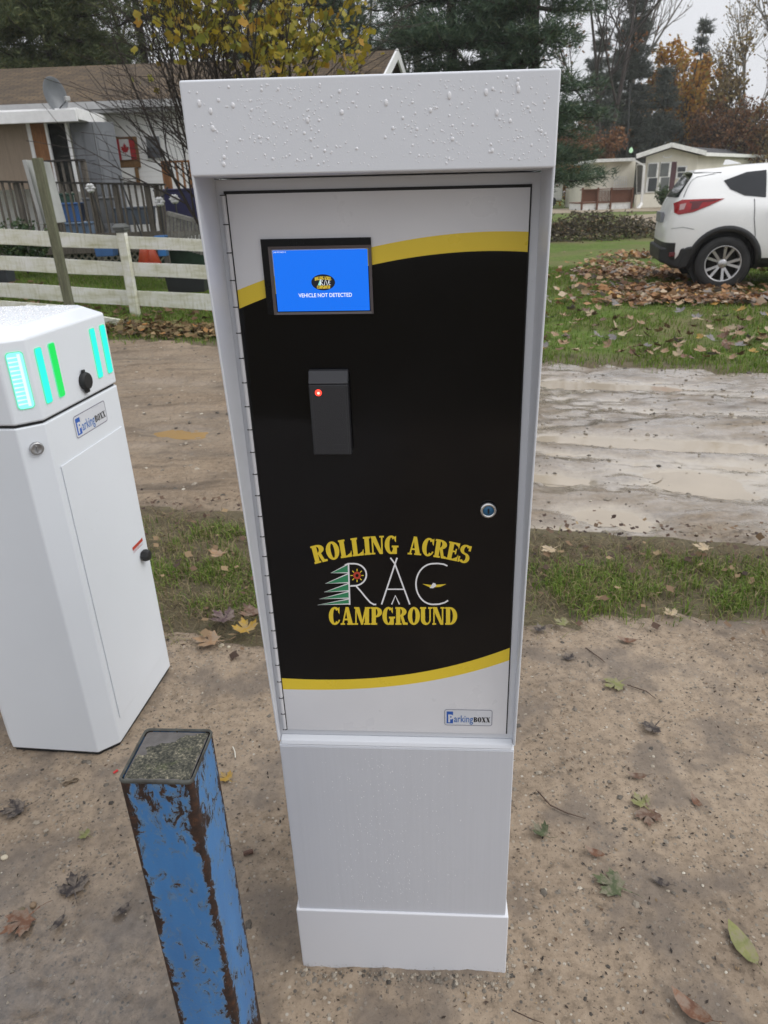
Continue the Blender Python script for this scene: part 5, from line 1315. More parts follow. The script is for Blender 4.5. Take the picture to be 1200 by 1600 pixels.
def on_side(x, z, off=.006, side=-1):
    h = bvh.ray_cast(Vector((x, side * 2, z)), Vector((0, -side, 0)))
    if h[0] is None: return Vector((x, side * .9, z))
    return h[0] + (h[1] if h[1].y * side > 0 else -h[1]) * off
def patch(name, outline, mat, parent, off=.006, cuts=3, sides=(-1, 1)):
    """a panel lying on the car's flank, outlined in (x, z)"""
    bm = bmesh.new()
    for sd_ in sides:
        vs = [bm.verts.new((x, sd_ * 2, z)) for x, z in outline]; bm.faces.new(vs)
    bmesh.ops.triangulate(bm, faces=bm.faces)
    for _ in range(cuts): bmesh.ops.subdivide_edges(bm, edges=[e for e in bm.edges if e.calc_length() > .06], cuts=1); bmesh.ops.triangulate(bm, faces=[f for f in bm.faces if len(f.verts) > 3])
    for v in bm.verts: v.co = on_side(v.co.x, v.co.z, off, -1 if v.co.y < 0 else 1)
    for f in bm.faces: f.smooth = True
    bmesh.ops.recalc_face_normals(bm, faces=bm.faces)
    me = bpy.data.meshes.new(name); bm.to_mesh(me); bm.free(); me.materials.append(mat); return link(name, me, parent)
patch('side_window', [(-.10, 1.425), (-.02, 1.30), (.16, 1.20), (.42, 1.165), (.42, 1.555), (.18, 1.535)], M_cglass, car, .006, 3, (-1,)).name = 'side_window'
patch('side_window', [(.46, 1.165), (1.22, 1.10), (1.22, 1.585), (.46, 1.560)], M_cglass, car, .006, 3, (-1,))
patch('side_window', [(1.30, 1.095), (2.12, 1.05), (1.62, 1.50), (1.30, 1.575)], M_cglass, car, .006, 3, (-1,))
tl = patch('tail_light', [(-.68, 1.115), (-.60, 1.165), (-.36, 1.168), (-.08, 1.165), (-.26, 1.08), (-.46, 1.005), (-.63, .975), (-.68, 1.0)], M_tail, car, .010, 3, (-1,))
patch('reverse_lens', [(-.48, 1.13), (-.34, 1.14), (-.40, 1.05), (-.49, 1.03)], M_taild, tl, .014, 2, (-1,))
patch('lens_bar', [(-.62, 1.10), (-.55, 1.115), (-.57, 1.04), (-.625, 1.03)], M_tailc, tl, .014, 2, (-1,))
patch('lens_bar', [(-.52, 1.135), (-.12, 1.158), (-.2, 1.135), (-.50, 1.112)], M_taild, tl, .014, 2, (-1,))
def seam(pts, w=.008):
    out = []
    for i in range(len(pts) - 1):
        for t in np.linspace(0, 1, 8)[:-1 if i < len(pts) - 2 else None]: out.append((pts[i][0] * (1 - t) + pts[i + 1][0] * t, pts[i][1] * (1 - t) + pts[i + 1][1] * t))
    m = MB()
    for a, b in zip(out[:-1], out[1:]): m.beam(on_side(*a, .0015), on_side(*b, .0015), w, .004, (0, -1, 0))
    return m
m = seam([(.36, .50), (.34, .72), (.30, .90), (.28, 1.15)]); m.build('door_gap', M_plblk, car)
m = seam([(1.25, .45), (1.26, 1.08)]); m.build('door_gap', M_plblk, car)
m = seam([(-.70, .80), (-.56, .82), (-.42, .79)], .005); m.build('bumper_gap', M_plblk, car)
m = MB(); a, b = on_side(.50, 1.02, .035), on_side(.70, 1.015, .035); m.beam(a, b, .022, .03, (0, -1, 0)); m.beam(on_side(.505, 1.02, 0), a, .02, .02); m.beam(on_side(.695, 1.015, 0), b, .02, .02); m.build('door_handle', M_carw, car, .008, 2)
# rear glass, spoiler, bumper, wheel arch trim
def on_rear(y, z, off=.006):
    h = bvh.ray_cast(Vector((-3, y, z)), Vector((1, 0, 0))); 
    return (h[0] + (h[1] if h[1].x < 0 else -h[1]) * off) if h[0] is not None else Vector((-.5, y, z))
m = MB(); m.smooth = True; NY, NZ = 12, 8; vv = []
for k in range(NZ + 1):
    for i in range(NY + 1):
        z = 1.20 + .33 * k / NZ; hwid = .74 - .16 * k / NZ; vv.append(on_rear(-hwid + 2 * hwid * i / NY, z, .007))
m.add(vv, [(k * (NY + 1) + i, k * (NY + 1) + i + 1, (k + 1) * (NY + 1) + i + 1, (k + 1) * (NY + 1) + i) for k in range(NZ) for i in range(NY)]); m.build('rear_window', M_cglass, car)
m = MB(); m.hull8([(-.47, -.50, 1.555), (-.47, .50, 1.555), (.20, .52, 1.56), (.20, -.52, 1.56)], [(-.45, -.46, 1.600), (-.45, .46, 1.600), (.20, .44, 1.640), (.20, -.44, 1.640)]); fixnormals(m.build('spoiler', M_carw, car, .022, 4))
m = MB(); m.hull8([(-.42, -.50, 1.51), (-.42, .50, 1.51), (-.20, .57, 1.48), (-.20, -.57, 1.48)], [(-.455, -.495, 1.553), (-.455, .495, 1.553), (-.12, .575, 1.553), (-.12, -.575, 1.553)]); fixnormals(m.build('spoiler_underside', M_clad, car))
m = MB(); m.smooth = True; m.add([(-.02, -.012, 1.665), (.22, -.02, 1.675), (.22, .02, 1.675), (-.02, .012, 1.665), (.0, 0, 1.745), (.05, 0, 1.745)], [(0, 1, 5, 4), (1, 2, 5), (2, 3, 4, 5), (3, 0, 4), (3, 2, 1, 0)]); m.build('roof_antenna', M_carw, car, .004, 2)
for ax in (0, 2.70):
    for sy in (-1,):
        m = MB(); m.smooth = True
        N = 30; a0, a1 = -12, 192
        vv = []
        for k in range(N + 1):
            t = rad(a0 + (a1 - a0) * k / N)
            for r_, off in ((.400, -.02), (.402, .012), (.472, .014), (.476, -.004)):
                x, z = ax + r_ * math.cos(t), .355 + r_ * math.sin(t); p = on_side(ax + .475 * math.cos(t), max(.30, .355 + .475 * math.sin(t)), off); vv.append((x, p.y, z))
        m.add(vv, [(4 * k + j, 4 * k + j + 1, 4 * k + 5 + j, 4 * k + 4 + j) for k in range(N) for j in range(3)])
        m.build('arch_trim', M_clad, car)
m = MB(); m.hull8([(-.80, -.62, .36), (-.80, .62, .36), (-.55, .86, .28), (-.55, -.86, .28)], [(-.81, -.66, .55), (-.81, .66, .55), (-.50, .905, .56), (-.50, -.905, .56)]); m.hull8([(-.56, -.86, .28), (-.56, .86, .28), (-.44, .86, .30), (-.44, -.86, .30)], [(-.51, -.906, .56), (-.51, .906, .56), (-.40, .912, .58), (-.40, -.912, .58)])
fixnormals(m.build('rear_bumper', M_clad, car, .03, 3))
m = MB(); a = on_side(-.69, .5, .0); m.box(-.70, -.62, -.845, -.80, .44, .50); m.build('reflector', M_taild, car, .01, 2)
m = MB(); m.box(-.80, -.755, -.26, .26, .86, 1.0); m.build('licence_plate', simple('plate_grey', (.20, .21, .23), .4), car, .005, 1)
for ax in (0, 2.70):
    for sy in (-1, 1): m = MB(); m.smooth = True; m.lathe([(.40, -.10), (.41, .10)], 30, (ax, sy * .62, .355), '-Y'); m.build('wheel_well', M_plblk, car)
def wheel(x, y, sgn):
    m = MB(); m.smooth = True; R_o, w_ = .350, .112
    pr = [(.232, -w_), (.245, -w_ - .006), (.30, -w_ - .008), (.335, -w_ + .006), (R_o, -w_ + .035), (R_o + .002, 0), (R_o, w_ - .035), (.335, w_ - .006), (.30, w_ + .008), (.245, w_ + .006), (.232, w_)]
    m.lathe(pr, 48, (0, 0, 0), '-Y', closed=True); t = m.build('wheel', M_tyre, car); t.location = (x, y, .345)
    m = MB(); m.smooth = True
    m.lathe([(.236, .09), (.236, .113), (.226, .117), (.215, .10), (.212, -.05), (.232, -.08)], 40, (0, 0, 0), '-Y', closed=True)
    m.lathe([(.062, .0), (.060, .088), (.040, .098), (.001, .098)], 20, (0, 0, 0), '-Y')
    m.smooth = False
    for k in range(5):
        for d_ in (-.17, .17):
            a = rad(72 * k + 90) + d_; c0, s0 = math.cos(a - d_ * .35), math.sin(a - d_ * .35); c1, s1 = math.cos(a + d_ * .45), math.sin(a + d_ * .45)
            p, q_ = Vector((.045 * c0, -.086, .045 * s0)), Vector((.218 * c1, -.104, .218 * s1)); tg = Vector((-s1, 0, c1))
            m.hull8([p - tg * .014, q_ - tg * .019, q_ - tg * .019 + Vector((0, .03, 0)), p - tg * .014 + Vector((0, .03, 0))], [p + tg * .014, q_ + tg * .019, q_ + tg * .019 + Vector((0, .03, 0)), p + tg * .014 + Vector((0, .03, 0))])
    rm = m.build('rim', M_rim, t)
    m = MB(); m.smooth = True; m.lathe([(.21, -.02), (.21, .012), (.001, .012)], 24, (0, 0, 0), '-Y'); m.build('brake_disc', simple('dark_brake', (.035, .033, .03), .6, .5), t)
    t.rotation_euler = (0, rad(17), 0 if sgn < 0 else math.pi); return t
for x in (0, 2.70):
    for sy in (-1, 1): wheel(x, sy * .79, sy)

for o in list(all_children(car)):
    if o.type == 'MESH' and o.parent == car or (o.parent and o.parent.name.startswith('tail_light')):
        for v in o.data.vertices:
            if v.co.z > 1.12: v.co.z = 1.12 + (v.co.z - 1.12) * .84
        o.data.update()

# ------------------------------------------------------------ trees
def tubes_np(branches, k=5):
    Vs = []; Fs = []; o = 0
    ang = np.arange(k) * 2 * np.pi / k; ca, sa = np.cos(ang), np.sin(ang)
    for P, Rr in branches:
        P = np.asarray(P); n = len(P); T = np.gradient(P, axis=0); T /= np.linalg.norm(T, axis=1)[:, None] + 1e-9
        ref = np.where(np.abs(T[:, 2:3]) < .9, np.array([[0, 0, 1.]]), np.array([[1., 0, 0]])); ref = np.repeat(ref[:1], n, 0)
        U = np.cross(T, ref); U /= np.linalg.norm(U, axis=1)[:, None] + 1e-9; Wv = np.cross(T, U)
        ringv = P[:, None, :] + (U[:, None, :] * ca[None, :, None] + Wv[:, None, :] * sa[None, :, None]) * np.asarray(Rr)[:, None, None]
        Vs.append(ringv.reshape(-1, 3)); i = np.arange(n - 1)[:, None] * k + np.arange(k)[None]; j = np.arange(n - 1)[:, None] * k + (np.arange(k)[None] + 1) % k
        Fs.append(np.stack([i, j, j + k, i + k], -1).reshape(-1, 4) + o); o += n * k
    return np.concatenate(Vs), np.concatenate(Fs)
def grow(rg, start, direc, length, radius, depth, out, tips, wig=.25, up=.15, nsub=(4, 6), spread=.7, ratio=.55, minr=.004, t0=.25):
    n = 6; P = [np.array(start, float)]; d = np.array(direc, float); d /= np.linalg.norm(d)
    for i in range(n):
        d = d + rg.normal(0, wig / n ** .5, 3) * .6 + np.array([0, 0, up / n]); d /= np.linalg.norm(d); P.append(P[-1] + d * length / n)
    P = np.array(P); Rr = np.maximum(minr, radius * (1 - .8 * np.linspace(0, 1, n + 1))); out.append((P, Rr))
    if depth == 0:
        for t in np.linspace(.25, 1, 5): k = min(n - 1, int(t * n)); tips.append((P[k] + (P[k + 1] - P[k]) * (t * n - k if k < n else 1), d))
        return
    for s in range(rg.randint(*nsub)):
        t = t0 + (1 - t0) * (s + rg.uniform(0, 1)) / nsub[1]; t = min(t, .98); k = int(t * n); p = P[k] + (P[k + 1] - P[k]) * (t * n - k); dd = P[k + 1] - P[k]; dd /= np.linalg.norm(dd)
        side = rg.normal(0, 1, 3); side -= dd * (side @ dd); side /= np.linalg.norm(side) + 1e-9
        grow(rg, p, dd * (1 - spread * .5) + side * spread, length * ratio * (1.15 - .5 * t) * rg.uniform(.8, 1.2), max(minr, Rr[k] * .62), depth - 1, out, tips, wig, up, nsub, spread, ratio, minr, .2)
def leaf_cloud(rg, centres, n_per, spreadr, size, shape='leaf'):
    """small leaf faces round each centre"""
    C = np.repeat(np.asarray(centres), n_per, 0); n = len(C); C = C + rg.normal(0, spreadr, (n, 3)); s = size * rg.uniform(.6, 1.3, n)
    a = rg.normal(0, 1, (n, 3)); a /= np.linalg.norm(a, axis=1)[:, None]; b = np.cross(a, rg.normal(0, 1, (n, 3))); b /= np.linalg.norm(b, axis=1)[:, None] + 1e-9; c = np.cross(a, b)
    if shape == 'maple':
        pts = [(.0, -.5), (.5, -.05), (.42, .3), (.2, .25), (0, .65), (-.2, .25), (-.42, .3), (-.5, -.05)]
        Vv = np.stack([C + s[:, None] * (x * a + y * b + .25 * x * x * c) for x, y in pts], 1); m = len(pts)
        Fc = np.arange(n)[:, None] * m + np.arange(m)[None]; return Vv.reshape(-1, 3), Fc
    Vv = np.stack([C + s[:, None] * (x * a + y * b) for x, y in ((0, -.5), (.32, 0), (0, .5), (-.32, 0))], 1)
    return Vv.reshape(-1, 3), np.arange(n)[:, None] * 4 + np.arange(4)[None]
def add_tree(name, label, cat, base, branches, leaves, bark, leafm, group=None, k=5):
    root = empty(name, label, cat, base, 0, group)
    Vv, Fc = tubes_np(branches, k); t = link('trunk', mesh_np('trunk', Vv, Fc, bark, True), root)
    if leaves is not None: link('crown', mesh_np('crown', leaves[0], leaves[1], leafm, False), root)
    return root
M_bark = simple('grey_brown_bark', (.075, .060, .048), .9, var=.4, scale=5, bump=.5, bscale=30); M_bark2 = simple('dark_wet_bark', (.035, .026, .022), .85, var=.4, scale=6); M_barkp = simple('pale_grey_bark', (.16, .145, .13), .85, var=.35, scale=4)
Lf_yel = leafmat('yellow_maple_leaves', [(0, (.20, .15, .016)), (.35, (.40, .31, .03)), (.58, (.30, .28, .05)), (.82, (.17, .19, .035)), (1, (.40, .22, .025))], .55, .35)
Lf_org = leafmat('orange_leaves', [(0, (.20, .095, .03)), (.4, (.46, .21, .04)), (.75, (.52, .31, .06)), (1, (.26, .20, .06))], .6, .35)
Lf_rust = leafmat('rust_leaves', [(0, (.13, .060, .034)), (.5, (.21, .095, .045)), (1, (.27, .15, .07))], .6, .3)
Lf_tan = leafmat('tan_leaves', [(0, (.18, .13, .075)), (.5, (.26, .19, .10)), (.8, (.32, .25, .09)), (1, (.20, .14, .085))], .6, .3)
Lf_pine = leafmat('pine_needles', [(0, (.036, .066, .044)), (.5, (.066, .108, .066)), (.85, (.10, .145, .082)), (1, (.15, .17, .09))], .6, .1)
Lf_spr = leafmat('dark_spruce_needles', [(0, (.065, .075, .070)), (.6, (.10, .115, .10)), (1, (.14, .15, .12))], .6, .1)
Lf_hem = leafmat('cedar_foliage', [(0, (.045, .065, .026)), (.5, (.080, .105, .042)), (.9, (.12, .135, .055)), (1, (.18, .17, .06))], .6, .15)

# the yellow maple clump by the deck
rg = np.random.RandomState(12); br, tips = [], []
mb_ = ony(330, 470, 13.4); mz0 = zg(mb_[0], mb_[1])
def stem(px0, py0, px1, py1, Y1, r0, dep=2, **kw):
    a = np.array(ony(px0, py0, 13.4)) - np.array([mb_[0], mb_[1], mz0]); b = np.array(ony(px1, py1, Y1)) - np.array([mb_[0], mb_[1], mz0])
    grow(rg, a, b - a, np.linalg.norm(b - a), r0 * .72, dep, br, tips, **kw)
base_p = (376, 440)
low = dict(wig=.22, up=.10, nsub=(6, 9), spread=.55, ratio=.50, minr=.0042)
for (x, y, Y1, r0) in ((150, 60, 13.0, .05), (205, 0, 13.5, .055), (255, -40, 13.2, .06), (300, -120, 13.8, .07), (345, -150, 13.2, .07), (390, -140, 14.0, .07), (440, -130, 13.4, .065), (490, -90, 13.8, .06), (540, -40, 13.2, .05), (180, 30, 12.8, .045), (230, 60, 12.6, .04), (560, 30, 13.6, .04), (420, 20, 12.7, .04), (330, 10, 12.6, .045), (215, 40, 12.9, .03)):
    stem(base_p[0] + rg.uniform(-14, 14), base_p[1], x, y, Y1, r0, 2, **low)
tp = np.array([t[0] for t in tips]); wx, wz = tp[:, 0] + mb_[0], tp[:, 2] + mz0
pxs = np.array([(lambda c: (c[0] / c[2] * F + 600, c[1] / c[2] * F + 800))(RW.T @ (np.array([p[0] + mb_[0], p[1] + mb_[1], p[2] + mz0 - CAMH]))) for p in tp])
pr = sstep(205, 345, pxs[:, 0] + .6 * (20 - pxs[:, 1]) + 60 * (vnoise(pxs[:, 0] / 40, pxs[:, 1] / 40, 3) - .5)) * sstep(185, 60, pxs[:, 1]) * sstep(.25, .5, vnoise(pxs[:, 0] / 26, pxs[:, 1] / 26, 5))
keep = rg.uniform(0, 1, len(tp)) < pr * .95 + .012 * (pxs[:, 0] > 200) * (pxs[:, 1] < 150)
keep &= pxs[:, 0] < 565 + rg.normal(0, 12, len(tp))
add_tree('maple_tree', 'many-stemmed yellow-leaved young maple with bare twigs, left of the kiosk hood', 'tree', (mb_[0], mb_[1], mz0), br, leaf_cloud(rg, tp[keep], 2, .12, .12, 'maple'), M_bark2, Lf_yel, None, 4)

def conifer(name, label, x, y, h, rad_, seed, mat, z0=0., low=.12, nw=16, per=7, droop=.25, tuft=.28, needles=9, dens=1.0, wid=.030, group=None, jit=.14):
    rg = np.random.RandomState(seed); br = [(np.stack([np.zeros(8) + rg.normal(0, .04, 8), rg.normal(0, .04, 8), np.linspace(-.3, h, 8)], 1), np.linspace(h * .016 + .05, .02, 8))]; A = []; D = []
    for w_ in range(nw):
        f = low + (1 - low) * (w_ + rg.uniform(-.2, .2)) / nw; zc = h * f; Lr = rad_ * (1 - f) ** .75 * rg.uniform(.75, 1.15) + .25
        for b in range(per):
            if rg.uniform() > dens: continue
            a = rg.uniform(0, 6.283); L_ = Lr * rg.uniform(.6, 1.15); n = 6; t = np.linspace(0, 1, n); P = np.stack([np.cos(a) * L_ * t, np.sin(a) * L_ * t, zc + L_ * (-droop * t + droop * .9 * t ** 2.6) + rg.normal(0, .03, n)], 1)
            br.append((P, np.linspace(.035 + .01 * L_, .008, n)))
            for s in np.linspace(.22, 1, max(3, int(L_ * 4.2))):
                k = min(n - 2, int(s * (n - 1))); p = P[k] + (P[k + 1] - P[k]) * (s * (n - 1) - k); side = np.array([-np.sin(a), np.cos(a), 0])
                for sg in (-1, 1):
                    ln = .55 * L_ * (1.05 - s) * rg.uniform(.5, 1.1) + .15
                    for q_ in np.arange(.0, ln, .17): A.append(p + side * sg * q_ + np.array([np.cos(a), np.sin(a), 0]) * q_ * .55 + rg.normal(0, jit, 3) + np.array([0, 0, jit * .8])); D.append(side * sg * .6 + np.array([np.cos(a), np.sin(a), .35]) + rg.normal(0, .25, 3))
    A = np.array(A); D = np.array(D); n = len(A) * needles; C = np.repeat(A, needles, 0) + rg.normal(0, .05, (n, 3)); Dv = np.repeat(D, needles, 0) + rg.normal(0, .75, (n, 3)); Dv /= np.linalg.norm(Dv, axis=1)[:, None]
    sd_ = np.cross(Dv, rg.normal(0, 1, (n, 3))); sd_ /= np.linalg.norm(sd_, axis=1)[:, None] + 1e-9; ln = tuft * rg.uniform(.6, 1.2, n)[:, None]
    Vv = np.stack([C - sd_ * wid / 2, C + sd_ * wid / 2, C + Dv * ln], 1).reshape(-1, 3)
    return add_tree(name, label, 'tree', (x, y, z0), br, (Vv, np.arange(n * 3).reshape(-1, 3)), M_bark2, mat, group)
def at(px, Y): return float(ony(px, 300, Y)[0])
conifer('pine_tree', 'big shaggy dark green pine rising right behind the kiosk hood', at(826, 27), 27, 15, 2.6, 21, Lf_pine, .2, .10, 19, 11, .12, .28, 8, .95)
conifer('pine_tree', 'large dark pine above the middle of the kiosk hood, beside the brown gable', at(705, 29), 29, 16, 3.9, 22, Lf_pine, .2, .14, 19, 10, .15, .28, 8, .95)
conifer('pine_tree', 'open-branched pine behind the yellow maple tree', at(560, 36), 36, 17, 3.6, 23, Lf_pine, .2, .3, 14, 6, .25, .32, 7, .8)
conifer('pine_tree', 'dark pine behind the brown roof, seen through the yellow maple', at(395, 34), 34, 17, 4.0, 24, Lf_pine, .2, .2, 15, 7, .25, .32, 7, .85)
conifer('cedar_tree', 'dense dark cedar towering behind the left end of the brown roof', at(120, 29), 29, 15, 4.2, 25, Lf_hem, .2, .06, 24, 14, .35, .26, 9, .97, .034)
conifer('cedar_tree', 'dark cedar at the top left corner behind the satellite dish', at(-30, 31), 31, 16, 4.0, 26, Lf_hem, .2, .1, 22, 11, .35, .26, 8, .9, .034)
conifer('cedar_tree', 'green cedar behind the roof left of the yellow maple', at(255, 33), 33, 15, 4.2, 27, Lf_hem, .2, .1, 15, 7, .32, .32, 7, .8)
conifer('spruce_tree', 'tall dark narrow spruce left of the open sky on the right', at(968, 66), 66, 17.5, 2.9, 28, Lf_spr, .2, .05, 26, 8, .3, .42, 6, .95, .06)
conifer('spruce_tree', 'small dark spruce in front of the orange trees behind the mobile home', at(1022, 62), 62, 9.5, 2.0, 29, Lf_spr, .2, .05, 16, 8, .3, .40, 6, .95, .06)
conifer('spruce_tree', 'thin grey-green spruce tip above the orange tree', at(1069, 78), 78, 15.5, 1.9, 30, Lf_spr, .2, .1, 18, 7, .3, .42, 6, .9, .07)
conifer('spruce_tree', 'dark spruce behind the reddish tree right of the kiosk', at(925, 84), 84, 16, 3.2, 31, Lf_spr, .2, .05, 20, 8, .3, .45, 6, .95, .08)

def broadleaf(name, label, x, y, h, seed, leafm, bark, z0=.1, stems=1, spread=.45, leaf_n=3, leaf_s=.30, frac=1.0, depth=3, minr=.014, trunk=.35, cat='tree', lo=None, hi=None, sub=(5, 7), ratio=.52):
    rg = np.random.RandomState(seed); br, tips = [], []
    for s in range(stems):
        a = rg.uniform(0, 6.283); d = np.array([np.cos(a) * spread * (.5 if stems > 1 else .08), np.sin(a) * spread * (.5 if stems > 1 else .08), 1.0])
        grow(rg, (rg.normal(0, .15) * (stems > 1), rg.normal(0, .15) * (stems > 1), -.2), d, h * rg.uniform(.85, 1.0), h * .017 / stems ** .4, depth, br, tips, .16, .12, sub, spread, ratio, minr, trunk)
    tp = np.array([t[0] for t in tips]); k = rg.uniform(0, 1, len(tp)) < frac
    if lo is not None: k &= tp[:, 2] < h * lo
    lv = leaf_cloud(rg, tp[k], leaf_n, .22, leaf_s) if leaf_n and k.sum() else None
    return add_tree(name, label, cat, (x, y, z0), br, lv, bark, leafm, None, 4)
broadleaf('autumn_tree', 'tall bare-topped tree with sparse rust leaves just right of the kiosk', at(935, 60), 60, 19, 41, Lf_rust, M_bark2, .1, 2, .5, 2, .30, .55, 3, .018, .3, lo=.62)
broadleaf('autumn_tree', 'bare twiggy grey tree reaching up left of the open sky', at(962, 74), 74, 23, 42, Lf_tan, M_barkp, .1, 1, .36, 1, .25, .04, 3, .016, .4)
broadleaf('autumn_tree', 'orange-leaved tree behind the mobile home gable', at(1046, 68), 68, 12.5, 43, Lf_org, M_bark2, .1, 1, .5, 4, .36, .9, 3, .02, .2)
broadleaf('autumn_tree', 'yellow-orange tree low behind the left of the mobile home roof', at(1005, 72), 72, 9.5, 44, Lf_org, M_bark2, .1, 2, .55, 4, .36, .9, 3, .02, .15)
broadleaf('autumn_tree', 'tan-leaved tree behind the right slope of the mobile home roof', at(1112, 66), 66, 10.5, 45, Lf_tan, M_bark2, .1, 2, .5, 3, .32, .6, 3, .02, .25)
broadleaf('autumn_tree', 'very tall half-bare tan tree at the right edge of the picture', at(1182, 64), 64, 19, 46, Lf_tan, M_barkp, .1, 2, .38, 2, .26, .5, 3, .02, .3)
broadleaf('autumn_tree', 'tall brownish tree behind the tan trees near the right edge', at(1150, 86), 86, 17, 47, Lf_tan, M_barkp, .1, 1, .38, 2, .28, .5, 3, .022, .3)
broadleaf('autumn_tree', 'half-bare tree just past the right edge behind the white car', at(1230, 70), 70, 19, 48, Lf_tan, M_barkp, .1, 1, .5, 2, .30, .5, 3, .02, .3)
broadleaf('autumn_tree', 'low rust-red tree between the kiosk and the mobile home', at(928, 56), 56, 5.4, 49, Lf_rust, M_bark2, .1, 2, .65, 3, .22, .6, 3, .014, .25)
broadleaf('autumn_tree', 'small glowing orange bush low beside the camper trailer', at(890, 64), 64, 3.6, 50, Lf_org, M_bark2, .1, 3, .65, 5, .26, .95, 2, .014, .1)
broadleaf('autumn_tree', 'rust-brown undergrowth tree behind the roof at the right', at(1150, 60), 60, 6.6, 51, Lf_rust, M_bark2, .1, 4, .6, 2, .24, .4, 3, .014, .1)
broadleaf('autumn_tree', 'rust-brown bushy tree behind the white car roof', at(1195, 58), 58, 7.0, 52, Lf_tan, M_bark2, .1, 4, .6, 2, .24, .4, 3, .014, .1)
broadleaf('autumn_tree', 'brown scrubby tree behind the ridge of the mobile home', at(1095, 62), 62, 6.5, 53, Lf_rust, M_bark2, .1, 4, .6, 2, .24, .4, 3, .014, .1)
broadleaf('autumn_tree', 'bare grey twiggy tree behind the pines above the hood', at(640, 42), 42, 17, 54, Lf_tan, M_barkp, .1, 2, .5, 1, .2, .1, 3, .014, .3)
broadleaf('autumn_tree', 'bare brown tree behind the pines at the right end of the hood', at(790, 46), 46, 17, 55, Lf_tan, M_barkp, .1, 2, .5, 1, .2, .1, 3, .016, .3)
broadleaf('autumn_tree', 'bare twiggy tree showing against the sky behind the yellow maple', at(300, 40), 40, 15, 56, Lf_tan, M_bark, .1, 3, .5, 1, .2, .1, 3, .014, .2)
broadleaf('autumn_tree', 'bare twiggy tree behind the yellow maple, nearer the gable', at(470, 44), 44, 16, 57, Lf_tan, M_bark, .1, 3, .5, 1, .2, .15, 3, .014, .2)
# far woods closing the view, one mass
rgw = np.random.RandomState(77); br, tips = [], []
for k in range(46):
    x = rgw.uniform(-75, 95); y = rgw.uniform(96, 118); hh = rgw.uniform(6, 12); b2, t2 = [], []
    grow(rgw, (x, y, -.2), (0, 0, 1), hh, .14, 2, b2, t2, .2, .12, (6, 9), .55, .5, .03, .15); br += b2; tips += t2
tp = np.array([t[0] for t in tips]); lv = leaf_cloud(rgw, tp, 4, .55, .55)
Vv, Fc = tubes_np(br, 4); nv = len(Vv)
o = link('far_woods', mesh_np('far_woods', np.concatenate([Vv, lv[0]]), np.concatenate([Fc, lv[1] + nv]), [M_bark2, leafmat('far_leaves', [(0, (.05, .04, .03)), (.4, (.10, .065, .04)), (.7, (.06, .06, .03)), (1, (.15, .09, .04))], .7, .2)], False, np.concatenate([np.zeros(len(Fc)), np.ones(len(lv[1]))]).astype(np.int32))); o['kind'] = 'stuff'

# shrubs: rose bush in front of the deck, bush by the mobile home
def shrub(name, lab, c, w, h, seed, leafm, ls=.07, n=420, flowers=0):
    rg = np.random.RandomState(seed); br, tips = [], []
    for k in range(14):
        a = rg.uniform(0, 6.283); grow(rg, (0, 0, -.05), (np.cos(a) * w * .7, np.sin(a) * w * .5, h), h * rg.uniform(.7, 1.05), .012, 1, br, tips, .3, .05, (4, 7), .6, .5, .004, .15)
    tp = np.array([t[0] for t in tips]); root = add_tree(name, lab, 'shrub', c, br, leaf_cloud(rg, tp, max(1, n // 70), .06, ls), M_bark2, leafm, None, 4)
    if flowers:
        V_, F_ = leaf_cloud(rg, tp[rg.choice(len(tp), flowers)], 7, .025, .075, 'maple'); link('blossoms', mesh_np('blossoms', V_, F_, M_petal, False), root)
    return root
Lf_shr = leafmat('shrub_leaves', [(0, (.02, .05, .02)), (.6, (.045, .085, .03)), (1, (.09, .12, .04))], .5, .2)
c = ony(38, 400, 13.9); shrub('rose_bush', 'dark green rose bush with white blossoms in front of the left end of the deck', (c[0], c[1], .45), .8, .95, 61, Lf_shr, .075, 500, 16)
c = ony(1034, 330, 47); shrub('garden_shrub', 'small green shrub under the tall windows of the mobile home', (c[0], 47, .14), .45, 1.2, 62, Lf_shr, .13, 300)
# heap of cut branches
c = onz(930, 372, .14); rg = np.random.RandomState(5); br = []; A = []
for k in range(420):
    u, v_ = rg.uniform(-2.6, 1.9), rg.normal(0, .45); hh = .62 * np.exp(-(u / 1.9) ** 2) * np.exp(-(v_ / .6) ** 2) * rg.uniform(.3, 1.1) + .03
    a = rg.uniform(0, 6.283); L_ = rg.uniform(.25, .9); t = np.linspace(-.5, .5, 4)[:, None]; d = np.array([np.cos(a), np.sin(a) * .5, rg.normal(0, .25)]); P = np.array([u, v_, hh]) + d * L_ * t + rg.normal(0, .02, (4, 3)); P[:, 2] = np.maximum(P[:, 2], .01)
    br.append((P, np.linspace(.014, .004, 4))); A += list(P)
A = np.array(A); lv = leaf_cloud(rg, A, 3, .06, .09)
Lf_brush = leafmat('withered_leaves', [(0, (.06, .058, .036)), (.4, (.115, .105, .065)), (.75, (.16, .145, .085)), (1, (.22, .14, .08))], .7, .15)
bp_ = empty('brush_pile', 'low heap of cut twiggy branches on the grass before the mobile home', 'brush pile', (c[0], c[1], zg(c[0], c[1])))
Vv, Fc = tubes_np(br, 4); link('twigs', mesh_np('twigs', Vv, Fc, M_bark, True), bp_); link('withered_leaves', mesh_np('withered_leaves', lv[0], lv[1], Lf_brush, False), bp_)
